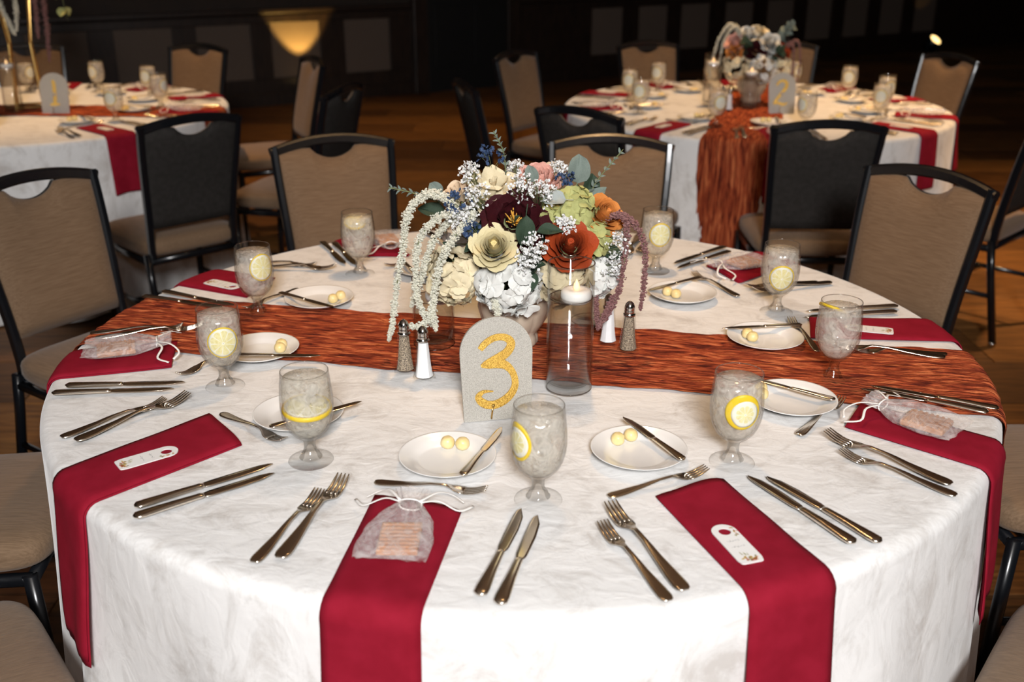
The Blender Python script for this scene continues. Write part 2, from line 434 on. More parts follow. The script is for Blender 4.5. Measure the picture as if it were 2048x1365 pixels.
def walls():
    w = struct(MB().add(box((3.5, 0.06, 1.65), (22, 0.10, 3.3))).obj('wall_back', 'wall_upper', smooth=False, loc=WP0, rot=(0, 0, WA)))
    MB().add(box((3.5, -0.012, 0.125), (22, 0.044, 0.25), 0.004)).obj('wainscot_rail', 'wall_wood', w, False)
    MB().add(box((3.5, -0.012, 0.785), (22, 0.044, 0.07), 0.004)).obj('wainscot_rail', 'wall_wood', w, False)
    MB().add(box((3.5, -0.022, 0.855), (22, 0.066, 0.045), 0.008)).obj('chair_rail', 'wall_wood', w, False)
    ps = [(-0.19-0.71*k, 0.31-0.71*k) for k in range(4, 0, -1)] + [(-0.19, 0.31), (0.50, 0.98), (1.23, 1.71)]
    ps += [(4.15, 4.58), (4.80, 5.22), (5.42, 5.86)] + [(6.1+0.68*k, 6.55+0.68*k) for k in range(6)]
    edge = -3.6
    for a, b in ps:
        MB().add(box(((a+b)/2, 0.0, 0.5), (b-a+0.03, 0.02, 0.51), 0.003)).obj('wall_panel', 'wall_panel', w, False)
        if a-edge > 0.02:
            MB().add(box(((edge+a)/2, -0.012, 0.5), (a-edge, 0.044, 0.5), 0.003)).obj('wainscot_stile', 'wall_wood', w, False)
        edge = b
    MB().add(box(((edge+14)/2, -0.012, 0.5), (14-edge, 0.044, 0.5), 0.003)).obj('wainscot_stile', 'wall_wood', w, False)
    # dark double doorway with casing
    d = struct(MB().add(box((2.57, -0.055, 1.05), (0.92, 0.05, 2.1), 0.004)).obj('door_1', 'black_void', smooth=False, loc=WP0, rot=(0, 0, WA)))
    for x in (2.34, 2.80):
        MB().add(box((x, -0.085, 0.55), (0.32, 0.012, 0.6), 0.004)).obj('door_panel', 'black_void', d, False)
        MB().add(box((x, -0.085, 1.45), (0.32, 0.012, 0.9), 0.004)).obj('door_panel', 'black_void', d, False)
    MB().add(tube([(2.53, -0.10, 0.95), (2.53, -0.12, 0.97), (2.53, -0.12, 1.13), (2.53, -0.10, 1.15)], 0.008)).obj('door_handle', 'chair_metal', d)
    for k, x in enumerate((2.03, 3.12)):
        struct(MB().add(box((x, -0.05, 1.1), (0.16, 0.08, 2.2), 0.01)).obj('trim_%d' % (k+1), 'wall_wood', smooth=False, loc=WP0, rot=(0, 0, WA)))
    struct(MB().add(box((-6.6, 0.5, 1.65), (0.1, 13, 3.3))).obj('wall_left', 'wall_upper', smooth=False))
    struct(MB().add(box((9.6, 4.5, 1.65), (0.1, 21, 3.3))).obj('wall_right', 'wall_upper', smooth=False))
    struct(MB().add(box((1.5, -6.0, 1.65), (16.2, 0.1, 3.3))).obj('wall_front', 'wall_upper', smooth=False))
    struct(MB().add(box((1.5, 5, 3.35), (17, 23, 0.1))).obj('ceiling', 'ceiling_paint', smooth=False))
    struct(MB().add(box((3.5, -0.045, 0.06), (22, 0.03, 0.12), 0.006)).obj('baseboard_back', 'wall_wood', smooth=False, loc=WP0, rot=(0, 0, WA)))
walls()
WARM = (1.0, 0.60, 0.27)
def downlight(x, y, power, ang, label, size=0.08, target=None):
    t = thing('ceiling_downlight', label, 'lamp', (x, y, 3.30), 0, None)
    MB().add(lathe([(0.075, 0), (0.095, 0), (0.095, -0.012), (0.078, -0.016), (0.072, -0.004), (0.075, 0)], 28)).obj('trim_ring', 'chair_metal', t)
    MB().add(lathe([(0, -0.003), (0.074, -0.003)], 28)).obj('lens', 'lamp_glow', t)
    s = spot('downlight_beam', (x, y, 3.27), target or (x, y, 0.7), power, WARM, ang, 0.8, size)
downlight(0.15, 0.75, 130, 1.25, 'round recessed ceiling lamp over the large foreground table')
downlight(1.25, 3.35, 240, 1.15, 'round recessed ceiling lamp over the right rear table')
downlight(-2.15, 3.25, 240, 1.15, 'round recessed ceiling lamp over the left rear table')
downlight(3.2, 2.9, 380, 1.5, 'added unseen ceiling lamp brightening the bare floor at the right')  # extra lamp out of view, added to brighten the planks on the right
downlight(-0.6, 5.6, 130, 1.7, 'round recessed ceiling lamp above the aisle before the wall')

def uplight(s, dist, label, power, tilt, aimp, big=1.0):
    p = on_wall(s, dist)
    t = thing('floor_uplight', label, 'lamp', p, WA)
    k = big
    MB().add(box((0, 0, 0.012*k), (0.16*k, 0.12*k, 0.02*k), 0.004)).obj('base', 'chair_metal', t, False)
    for x in (-0.085*k, 0.085*k):
        MB().add(bar([(x, 0, 0.01*k), (x, 0, 0.14*k)], 0.008*k, 0.03*k)).obj('bracket', 'chair_metal', t, False)
    M = T((0, 0, 0.12*k)) @ Matrix.Rotation(tilt, 4, 'X') @ Matrix.Scale(k, 4)
    c = MB().add(lathe([(0, -0.07), (0.06, -0.07), (0.07, -0.04), (0.075, 0.06), (0.07, 0.06), (0.065, 0.045)], 24)).obj('can', 'chair_metal', t, M=M)
    MB().add(lathe([(0, 0.05), (0.068, 0.048)], 24)).obj('lens', 'lamp_glow', c)
    spot('uplight_beam', tuple(p+Vector((0, 0, 0.2*k))), aimp, power, (1.0, 0.60, 0.14), 1.05, 0.35, 0.02)
uplight(0.77, 0.24, 'black floor uplight washing amber light up the wall panel', 90.0, -0.16, tuple(on_wall(0.77, 0.06, 1.0)))
uplight(9.55, 0.35, 'small glowing floor uplight far off by the right wall', 2.5, 0.75, tuple(on_wall(9.7, 0.0, 1.2)), 1.15)

# ================================================================== banquet chairs
def make_chair():
    t = thing('banquet_chair', 'proto', 'chair', (0, 0, 0), 0, 'tan banquet chairs with black metal frames')
    def rail_z(x): return 0.893+0.028*(1-(x/0.195)**2)
    def rail_y(x): return -0.272-0.022*(1-(x/0.195)**2)
    def up_x(z): return lerp(0.168, 0.191, sm((z-0.44)/0.5))
    def up_y(z): return -0.185-0.095*((z-0.42)/0.5)**1.3 if z > 0.42 else -0.185
    mb = MB()
    for s in (-1, 1):
        mb.add(bar([(s*up_x(z), up_y(z), z) for z in [0.40+0.508*i/9 for i in range(10)]], 0.024, 0.032))
    mb.add(bar([(x, rail_y(x), rail_z(x)) for x in [-0.203+0.406*i/14 for i in range(15)]], 0.032, 0.024, (0, 0, 1)))
    mb.obj('back_frame', 'chair_metal', t, False)
    def top(x):
        q = abs(x); dip = (0.046*max(0.0, 1-(q/0.070)**2)**0.62 + 0.006*math.exp(-((q-0.076)/0.018)**2)) if q < 0.13 else 0
        return rail_z(x)-0.014-dip
    def shape(u, v, off, puff):
        zb = 0.515; x0 = -1+2*u
        zmid = 0.7; zz = zb+(0.88-zb)*v
        x = x0*(up_x(zz)-0.011)
        z = zb+(top(x)-zb)*v
        e = (1-abs(x0)**6)*(1-abs(2*v-1)**8)
        y = up_y(z)+off+puff*e+(rail_y(x)-rail_y(0.195))*sm((z-0.55)/0.35)
        return (x, y, z)
    nx = 49
    MB().add(slab(lambda u, v, s: shape(u, v, 0.004 if s == 0 else 0.010, 0.0 if s == 0 else 0.020), nx, 12)).obj('backrest', 'chair_fabric', t)
    MB().add(slab(lambda u, v, s: shape(u, v, 0.002 if s else -0.006, 0.0 if s else -0.008), nx, 12)).obj('back_panel', 'chair_back_fabric', t)
    # seat cushion
    def seat(u, v):
        a = 2*PI*u; ph = -PI/2+PI*v
        ex = 0.34
        def sp(c, e): return math.copysign(abs(c)**e, c)
        cx, cy = sp(math.cos(a), ex), sp(math.sin(a), ex)
        w = 0.210-0.012*(1-cy)*0.5; hh = sp(math.cos(ph), 0.32)
        return (cx*w*hh, 0.012+cy*0.215*hh, 0.438+0.040*sp(math.sin(ph), 0.6)+0.008*(1-(cx*hh)**2)*(1-(cy*hh)**2)*max(math.sin(ph), 0))
    v, f = grid(seat, 56, 16, cu=True)
    MB().add((v, f)).obj('seat', 'seat_fabric', t)
    mb = MB()
    for s in (-1, 1):
        mb.add(bar([(s*0.186, -0.19, 0.388), (s*0.192, 0.19, 0.388)], 0.022, 0.026))
    for y in (-0.185, 0.188): mb.add(bar([(-0.19, y, 0.388), (0.19, y, 0.388)], 0.022, 0.026, (0, 1, 0)))
    mb.obj('seat_frame', 'chair_metal', t)
    cap = MB().add(lathe([(0, 0.0), (0.015, 0.0), (0.016, 0.014), (0.013, 0.02), (0, 0.02)], 10)).mesh('foot_cap', 'chrome')
    for s in (-1, 1):
        l = MB().add(bar([(s*0.188, -0.186, 0.42), (s*0.19, -0.205, 0.30), (s*0.196, -0.262, 0.012)], 0.024, 0.028)).obj('leg', 'chair_metal', t)
        put('foot_cap', cap, l, loc=(s*0.196, -0.262, 0.0))
        l = MB().add(bar([(s*0.196, 0.186, 0.40), (s*0.20, 0.20, 0.012)], 0.024, 0.026)).obj('leg', 'chair_metal', t)
        put('foot_cap', cap, l, loc=(s*0.20, 0.20, 0.0))
        MB().add(bar([(s*0.193, -0.22, 0.20), (s*0.197, 0.19, 0.20)], 0.014, 0.018)).obj('stretcher', 'chair_metal', t)
    MB().add(bar([(-0.19, -0.02, 0.20), (0.19, -0.02, 0.20)], 0.014, 0.018, (0, 1, 0))).obj('stretcher', 'chair_metal', t)
    return t
T1 = (-2.314, 2.978); T2 = (1.156, 3.088)
CHAIR = make_chair(); CHAIR_USED = [False]
def chair(bx, by, phi, label):
    """place by the middle of the back's top rail; phi = direction from the table to the chair"""
    a = math.radians(phi)
    for cx, cy in (T1, T2):
        v = Vector((bx-cx, by-cy))
        if v.length < 1.36: v = v.normalized()*1.36; bx, by = cx+v.x, cy+v.y
    loc = (bx-0.28*math.cos(a), by-0.28*math.sin(a), 0.005); rz = a+PI/2
    if not CHAIR_USED[0]:
        CHAIR_USED[0] = True; CHAIR.location = loc; CHAIR.rotation_euler = (0, 0, rz); CHAIR['label'] = label; return CHAIR
    return dup(CHAIR, label, loc, rz)
chair(-1.345, 0.815, 146, 'tan banquet chair at the left of the number 3 table, cut by frame')
chair(1.155, 0.87, 37, 'tan banquet chair at the right of the number 3 table, facing left')
chair(-0.60, 1.37, 112, 'tan banquet chair behind the number 3 table, left of the flowers')
chair(0.305, 1.37, 84, 'tan banquet chair behind the flowers, its black frame shining white')
chair(-1.43, -0.17, 187, 'chair of which only the tan seat shows, left of the tablecloth')
chair(-1.16, -0.91, 218, 'chair of which only the tan seat corner shows, bottom left')
chair(1.47, 0.02, 1, 'chair of which only a sliver of seat shows, right edge by napkin')
chair(1.17, -0.91, -38, 'chair of which only the tan seat corner shows, bottom right')
# chairs of the table numbered 1
chair(-1.18, 1.78, -47, 'dark-backed banquet chair seen from behind before the number 1 table')
chair(-1.86, 4.24, 69, 'tan banquet chair behind the number 1 table, below a wall panel')
chair(-1.06, 3.59, 26, 'tan banquet chair turned left beside the number 1 table, below the amber glow')
chair(-0.74, 2.55, -16, 'dark-backed banquet chair seen edge-on right of the number 1 table')
chair(-2.85, 4.24, 113, 'tan banquet chair behind the tall gold stand, far left')
# chairs of the table numbered 2
chair(-0.23, 2.70, 196, 'dark chair seen edge-on left of the number 2 table')
chair(0.0, 3.89, 145, 'tan banquet chair turned right at the back left of the number 2 table')
chair(0.23, 1.95, 231, 'dark-backed chair before the number 2 table, partly hidden by another chair')
chair(1.10, 1.66, 268, 'dark-backed banquet chair before the number 2 table, right of rust runner')
chair(0.80, 4.42, 108, 'tan banquet chair facing us behind the number 2 table, left of bouquet')
chair(1.62, 4.42, 70, 'tan banquet chair behind the number 2 table, half hidden by bouquet')
chair(2.20, 3.66, 24, 'tan banquet chair at the right side of the number 2 table')
chair(2.06, 1.97, -46, 'dark-backed chair cut by the right frame edge, before the number 2 table')
# ================================================================== tables and cloths
def fold(th, seed):
    return (0.5*math.sin(7*th+1.3*seed)+0.8*math.sin(13*th+0.7+seed)+0.6*math.sin(19*th+2.1*seed)+0.35*math.sin(31*th+seed))/1.6
def cloth_r(th, z, seed):
    t = max(0.0, (TZ-0.03-z)/(TZ-0.03))
    amp = 0.046*sm(t*1.25-0.02)
    return RT+0.004+0.030*t+amp*fold(th, seed)
def tablecloth(c, seed, label):
    n = 300
    prof = [('t', r) for r in (0.0, 0.2, 0.4, 0.55, 0.7, 0.8, 0.86, 0.89)]
    mb = MB(); V = []; F = []; rows = []
    RR = 0.022
    def row(fn):
        i0 = len(V)
        for k in range(n):
            a = 2*PI*k/n; r, z = fn(a); V.append((r*math.cos(a), r*math.sin(a), z))
        rows.append(i0)
    for r in (0.15, 0.35, 0.55, 0.72, 0.82, 0.87, RT-RR+0.002):
        row(lambda a, r=r: (r, TZ+0.0006*noise.noise(Vector((r*math.cos(a)*9, r*math.sin(a)*9, seed)))))
    for k in range(1, 6):
        b = k/5*PI/2
        row(lambda a, b=b: (RT-RR+0.004+RR*math.sin(b), TZ-RR*(1-math.cos(b))))
    for k in range(1, 19):
        z = TZ-RR-(TZ-RR-0.012)*k/18
        row(lambda a, z=z: (cloth_r(a, z, seed), z))
    V.append((0, 0, TZ)); ci = len(V)-1
    for k in range(n): F.append((ci, k, (k+1) % n))
    for A, B in zip(rows, rows[1:]):
        for k in range(n):
            k2 = (k+1) % n; F.append((A+k, B+k, B+k2, A+k2))
    o = MB().add((V, F)).obj('tablecloth', 'velvet', loc=(c[0], c[1], 0))
    return tag(o, label, 'tablecloth', 'white crushed velvet tablecloths')
def table(c, label):
    t = thing('round_table', label, 'table', (c[0], c[1], 0), 0, 'round banquet tables')
    MB().add(lathe([(0, TZ-0.030), (RT-0.02, TZ-0.030), (RT-0.014, TZ-0.024), (RT-0.014, TZ-0.008), (RT-0.02, TZ-0.003), (0, TZ-0.003)], 64)).obj('tabletop', 'favor_tan', t)
    for k in range(4):
        a = PI/4+k*PI/2
        MB().add(tube([(0.55*math.cos(a), 0.55*math.sin(a), 0.005), (0.5*math.cos(a), 0.5*math.sin(a), TZ-0.03)], 0.014, 10)).obj('leg', 'chair_metal', t)
table((0, 0), 'large round table under white velvet in the foreground, numbered 3')
table(T1, 'round table under white cloth at the left back, numbered 1')
table(T2, 'round table under white cloth at the right back, numbered 2')
tablecloth((0, 0), 1.0, 'white crushed velvet cloth over the large foreground table')
tablecloth(T1, 2.3, 'white crushed velvet cloth on the number 1 table, left back')
tablecloth(T2, 3.7, 'white crushed velvet cloth on the number 2 table, right back')

def drape(q, d, s, u, seed, lift, hang_from=None):
    """point of a strip lying on the table and falling over its edge. q start, d direction, s length along, u sideways"""
    n = Vector((-d.y, d.x)); p0 = q+n*u; RR = 0.024; Rb = RT-0.018
    b = p0.dot(d); c = p0.dot(p0)-Rb*Rb; se = -b+math.sqrt(max(b*b-c, 1e-9))
    if s <= se:
        p = p0+d*s; return Vector((p.x, p.y, TZ+lift)), Vector((0, 0, 1))
    e = s-se; px = p0+d*se; th = math.atan2(px.y, px.x); er = Vector((math.cos(th), math.sin(th), 0))
    a = min(e/RR, PI/2); rest = max(0.0, e-RR*PI/2)
    nor = er*math.sin(a)+Vector((0, 0, math.cos(a)))
    r = Rb+RR*math.sin(a); z = TZ-RR*(1-math.cos(a))-rest
    if rest > 0: r = max(r, cloth_r(th, z, seed)+0.002)
    return er*r+Vector((0, 0, z))+nor*lift, nor
RAN = math.atan2(-0.19, 1.0)
def runner(c, ang, off, width, seed, label, hang, sgn=1):
    d = Vector((1, 0)); L = 2*RT+2*hang
    def fn(u, v):
        w = (v-0.5)*width
        s = u*L
        edge = 0.010*noise.noise(Vector((u*16, v*2, seed)))+0.006*noise.noise(Vector((u*50, v*3, seed+5)))
        uu = off+w+edge*(1 if abs(v-0.5) > 0.3 else 0.6)
        lift = 0.0048+0.0032*noise.noise(Vector((s*11, w*110+1.6*math.sin(s*9), seed)))+0.0016*noise.noise(Vector((s*30, w*230, seed)))
        if s < L/2: p, n = drape(Vector((0, 0)), -d, L/2-s, -uu, seed, lift)
        else: p, n = drape(Vector((0, 0)), d, s-L/2, uu, seed, lift)
        return p
    o = MB().add(grid(fn, 300, 110)).obj('table_runner', 'gauze', loc=(c[0], c[1], 0), rot=(0, 0, ang))
    return tag(o, label, 'table runner', 'rust gauze table runners')
runner((0, 0), RAN, -0.030, 0.305, 1.0, 'crinkled rust-red gauze runner across the foreground table', 0.30)
runner(T1, -0.05, -0.03, 0.30, 2.3, 'rust-red gauze runner across the number 1 table', 0.3)
runner(T2, -PI/2-0.28, 0.0, 0.30, 3.7, 'rust-red gauze runner hanging down the front of the number 2 table', 0.55)
# ================================================================== tableware builders
def fork_mesh():
    wt = [(0, 0.0045), (0.004, 0.0088), (0.012, 0.0105), (0.03, 0.0100), (0.07, 0.0062), (0.105, 0.0036), (0.132, 0.0034), (0.142, 0.0058), (0.150, 0.0105), (0.158, 0.0122), (0.168, 0.0122)]
    zt = [(0, 0.0022), (0.03, 0.0028), (0.07, 0.0062), (0.105, 0.0108), (0.132, 0.0115), (0.150, 0.0062), (0.160, 0.0040), (0.170, 0.0036), (0.185, 0.0058), (0.197, 0.0095), (0.207, 0.0140)]
    xs = [0, 0.004, 0.012, 0.022, 0.035, 0.05, 0.07, 0.09, 0.105, 0.12, 0.132, 0.138, 0.143, 0.150, 0.158, 0.168]
    mb = MB(); n = len(xs)
    def fn(u, v, s):
        x = xs[round(u*(n-1))]; w = interp(wt, x); q = -1+2*v
        dome = (0.0010*(1-q*q) if x < 0.135 else -0.0022*(1-q*q)*sm((x-0.14)/0.01))
        if x < 0.10 and 0.55 < abs(q) < 0.9: dome += 0.0006
        z = interp(zt, x)+dome
        return (x, q*w, z-(0 if s else 0.0016))
    mb.add(slab(fn, n, 9))
    for k in range(4):
        yc = (k-1.5)*0.0066
        tx = [0.166, 0.175, 0.185, 0.195, 0.203, 0.2075]
        def tn(u, v, s, yc=yc):
            x = tx[round(u*5)]; q = -1+2*v; w = interp([(0.166, 0.0024), (0.195, 0.0019), (0.2075, 0.0007)], x)
            return (x, yc*(1-0.12*(x-0.166)/0.04)+q*w, interp(zt, x)-0.0008-(0.0 if s else 0.0015))
        mb.add(slab(tn, 6, 3))
    return mb.mesh('fork', 'cutlery')
FORK = fork_mesh()
def knife_meshes():
    def hd(u, v):
        x = 0.108*u; a = 2*PI*v
        w = interp([(0, 0.003), (0.03, 0.0092), (0.15, 0.0100), (0.55, 0.0072), (0.9, 0.0058), (0.97, 0.0062), (1, 0.0048)], u)
        h = interp([(0, 0.0015), (0.04, 0.0032), (0.6, 0.0040), (0.95, 0.0034), (1, 0.002)], u)
        c, s = math.cos(a), math.sin(a)
        return (x, math.copysign(abs(c)**0.7, c)*w, 0.0045+math.copysign(abs(s)**0.8, s)*h)
    h = MB().add(grid(hd, 22, 16, cv=True))
    h.f += [tuple(range(15, -1, -1)), tuple(21*16+k for k in range(16))]; h.m += [0, 0]
    up = [(0, 0.0050), (0.1, 0.0072), (0.45, 0.0080), (0.8, 0.0078), (0.93, 0.0062), (1, 0.0012)]
    dn = [(0, -0.0050), (0.06, -0.0085), (0.5, -0.0098), (0.8, -0.0075), (0.93, -0.0020), (1, 0.0008)]
    us = [0, 0.04, 0.1, 0.2, 0.35, 0.5, 0.65, 0.8, 0.88, 0.94, 0.98, 1.0]
    def bl(u, v, s):
        t = us[round(u*11)]; y = lerp(interp(dn, t), interp(up, t), v)
        th = 0.0012*(0.25+0.75*v)*(1-0.6*t)
        return (0.106+0.118*t, y, 0.0043+(th if s else -th))
    b = MB().add(slab(bl, 12, 5))
    return h.mesh('knife', 'cutlery'), b.mesh('blade', 'cutlery')
KNIFE, BLADE = knife_meshes()
def lay(me, a, b, z, name, label, group, scale=1.0, kids=(), flip=1):
    """put a piece of cutlery with its handle end at a, pointing to b"""
    an = math.atan2(b[1]-a[1], b[0]-a[0])
    o = put(name, me, None, loc=(a[0], a[1], z), rot=(0, 0, an), scale=(scale, scale*flip, scale))
    tag(o, label, name.split('_')[-1], group)
    for n, k in kids: put(n, k, o)
    return o
PLATE_PROF = [(0, 0.0035), (0.044, 0.0035), (0.049, 0.0048), (0.056, 0.0088), (0.066, 0.0125), (0.076, 0.0152), (0.0782, 0.0162), (0.0786, 0.0152), (0.068, 0.0095), (0.056, 0.0045), (0.046, 0.0), (0.040, 0.0), (0.039, 0.0015), (0, 0.0015)]
PLATE = MB().add(lathe(PLATE_PROF, 56)).mesh('bread_plate', 'porcelain')
def butter_mesh(seed):
    r = random.Random(seed); bm = bmesh.new(); bmesh.ops.create_icosphere(bm, subdivisions=3, radius=0.0118)
    for v in bm.verts:
        n = noise.noise(v.co*150+Vector((seed*3, 0, 0)))
        v.co *= 1+0.06*n
        v.co.z = max(v.co.z, -0.0096)*0.98
        if v.co.z > 0.0100: v.co.z = 0.0100
    me = bpy.data.meshes.new('butter_ball'); bm.to_mesh(me); bm.free(); me.materials.append(MATS['butter'])
    me.polygons.foreach_set('use_smooth', [True]*len(me.polygons)); return me
BUTTER = [butter_mesh(1), butter_mesh(2), butter_mesh(3)]

# ---- goblet
G_OUT = [(0, 0.0), (0.0355, 0.0), (0.0364, 0.0012), (0.0355, 0.003), (0.028, 0.0052), (0.0185, 0.0072), (0.0150, 0.0105), (0.0148, 0.0145), (0.0112, 0.0185), (0.0094, 0.024), (0.0092, 0.031), (0.0104, 0.037), (0.0138, 0.0415)]
G_BOWL = [(0.0138, 0.0415), (0.0225, 0.0475), (0.0310, 0.057), (0.0370, 0.069), (0.0408, 0.083), (0.0424, 0.098), (0.0420, 0.115), (0.0403, 0.135), (0.0378, 0.158), (0.0372, 0.1592), (0.0365, 0.158), (0.0391, 0.135), (0.0408, 0.115), (0.0412, 0.098), (0.0396, 0.083), (0.0357, 0.069), (0.0296, 0.058), (0.0205, 0.0487), (0.010, 0.045), (0, 0.0445)]
WATER_PROF = [(0, 0.0452), (0.010, 0.0458), (0.0200, 0.0496), (0.0289, 0.0588), (0.0350, 0.0698), (0.0389, 0.0835), (0.0405, 0.098), (0.0401, 0.115), (0.0385, 0.134), (0.0372, 0.1475), (0, 0.1475)]
def ice_mesh(seed):
    r = random.Random(seed); mb = MB()
    for k in range(8):
        z = lerp(0.068, 0.138, k/7); rm = interp([(0.05, 0.006), (0.07, 0.017), (0.09, 0.022), (0.15, 0.021)], z)
        a = r.uniform(0, 2*PI); d = rm*math.sqrt(r.uniform(0.05, 1.0))
        M = T((d*math.cos(a), d*math.sin(a), z)) @ Matrix.Rotation(r.uniform(0, 3), 4, 'X') @ Matrix.Rotation(r.uniform(0, 3), 4, 'Z')
        s = [r.uniform(0.012, 0.019) for _ in range(3)]
        mb.add(box((0, 0, 0), s, 0.0025), 0, M)
    return mb.mesh('ice', 'ice', smooth=False)
def torus(R0, r, z, n=48, m=6): return grid(lambda u, v: ((R0+r*math.cos(2*PI*v))*math.cos(2*PI*u), (R0+r*math.cos(2*PI*v))*math.sin(2*PI*u), z+r*math.sin(2*PI*v)), n, m, True, True)
GLASS_ME = MB().add(torus(0.0372, 0.0008, 0.1586), 1).add(lathe(G_OUT[:6], 40), 0).add(lathe(G_OUT[5:], 40), 1).add(lathe(G_BOWL, 40), 0).mesh('glass', ['clear_glass', 'stem_glass'])
WATER_PROF = [(r*0.955, z) for r, z in WATER_PROF]
WATER_ME = MB().add(lathe(WATER_PROF, 36)).mesh('water', 'goblet_water')
ICE_ME = [ice_mesh(s) for s in (1, 2, 3)]
def goblet(x, y, label, group, k=0, z=TZ, far=False):
    t = thing('water_goblet', label, 'goblet', (x, y, z), rnd.uniform(0, 6), group)
    put('glass', GLASS_ME, t); put('water', WATER_ME, t)
    i = put('ice', ICE_ME[k % 3], t); i['kind'] = 'stuff'
    return t
# ---- lemon slice
LR = 0.0262
def lemon_meshes(th, back, pr, rw):
    """round slice: th half thickness, back = radius of the hind face over the front one, pr = pulp share, rw = rind width"""
    R0 = LR; R1 = LR*back
    pith = MB().add(lathe([(0, -th), (R1-rw, -th), (R0-rw, th), (0, th)], 36)).mesh('lemon_slice', 'lemon_pith')
    rind = MB().add(lathe([(R1-rw, -th-0.0002), (R1-0.0006, -th), (R1+0.0004, -th*0.6), (R0, th*0.7), (R0-rw*0.5, th+0.0002), (R0-rw, th+0.0002), (R1-rw*1.1, -th-0.0002)], 40)).mesh('rind', 'lemon_rind')
    w = 2*PI/9
    pts = [(0.0022, 0)] + [(LR*pr*math.cos(a)*k, LR*pr*math.sin(a)*k) for a, k in ((-w*0.42, 0.82), (-w*0.33, 0.95), (-w*0.15, 1.0), (w*0.15, 1.0), (w*0.33, 0.95), (w*0.42, 0.82))]
    seg = MB().add(prism(pts, -th-0.0005, th+0.0005)).mesh('pulp_segment', 'lemon_pulp', smooth=False)
    return pith, rind, seg
THIN = lemon_meshes(0.0026, 1.0, 0.80, 0.0026)
THICK = lemon_meshes(0.0050, 1.34, 0.66, 0.0016)
def lemon(pos, axis, label, parts=True, group='lemon slices in the goblets', scale=1.0, thick=False):
    LEMON, RIND, PULP = THICK if thick else THIN
    M = T(pos) @ frame_z(axis, rnd.uniform(0, 3)) @ Matrix.Scale(scale, 4)
    o = put('lemon_slice', LEMON, None, M=M); tag(o, label, 'lemon slice', group)
    put('rind', RIND, o)
    for k in range(9 if parts else 0):
        put('pulp_segment', PULP, o, rot=(0, 0, 2*PI*k/9))
    return o
def bowl_r(z): return interp([(0.058, 0.0296), (0.069, 0.0357), (0.083, 0.0396), (0.098, 0.0412), (0.115, 0.0408), (0.135, 0.0391), (0.158, 0.0365)], z)
BENT = {}
def bent_meshes(zc, rw, pr, ox, oy):
    """a slice pressed flat against the inside of the bowl, facing -y"""
    key = (zc, rw, pr, ox, oy)
    if key in BENT: return BENT[key]
    R = 0.0300
    def P(x, y, dep):
        z = zc+y; r = bowl_r(z)-0.0009-dep; th = x/0.040
        return (r*math.sin(th), -r*math.cos(th), z-zc)
    def disc(R0, cx, cy, d0, d1):
        rings = [(0.02, d0)]+[(k/6, d0) for k in range(1, 7)]+[(1.0, d1), (0.5, d1), (0.02, d1)]
        return grid(lambda u, v: (lambda q: P(cx+R0*q[0]*math.cos(2*PI*u), cy+R0*q[0]*math.sin(2*PI*u), q[1]))(rings[round(v*9)]), 40, 10, cu=True)
    rp = R-rw
    pith = MB().add(disc(rp, ox, oy, 0.0003, 0.0045)).mesh('lemon_slice', 'lemon_pith')
    def ring(u, v):
        a = 2*PI*u; k = [(0, 0.0002), (0.3, 0.0), (0.7, 0.0), (1, 0.0006), (1.02, 0.003), (0.9, 0.0048), (0.0, 0.0046)][round(v*6)]
        return P(lerp(ox+rp*math.cos(a), R*math.cos(a), k[0]), lerp(oy+rp*math.sin(a), R*math.sin(a), k[0]), k[1])
    rind = MB().add(grid(ring, 44, 7, cu=True)).mesh('rind', 'lemon_rind')
    segs = []; w = 2*PI/9
    for k in range(9):
        a0 = k*w
        def sg(u, v, s, a0=a0):
            rr = rp*lerp(0.10, pr, u)*(1-0.10*abs(2*v-1)**3*u); a = a0+(v-0.5)*w*0.84
            return P(ox+rr*math.cos(a), oy+rr*math.sin(a), 0.0 if s else 0.0030)
        segs.append(MB().add(slab(sg, 4, 5)).mesh('pulp_segment', 'lemon_pulp', smooth=False))
    BENT[key] = (pith, rind, segs); return BENT[key]
def lemon_bent(pos, az, zc, label, group, rw=0.003, pr=0.84, ox=0.0, oy=0.0, parts=True):
    pith, rind, segs = bent_meshes(zc, rw, pr, ox, oy)
    o = put('lemon_slice', pith, None, loc=(pos[0], pos[1], pos[2]+zc), rot=(0, 0, az)); tag(o, label, 'lemon slice', group)
    put('rind', rind, o)
    for s in (segs if parts else []): put('pulp_segment', s, o)
    return o
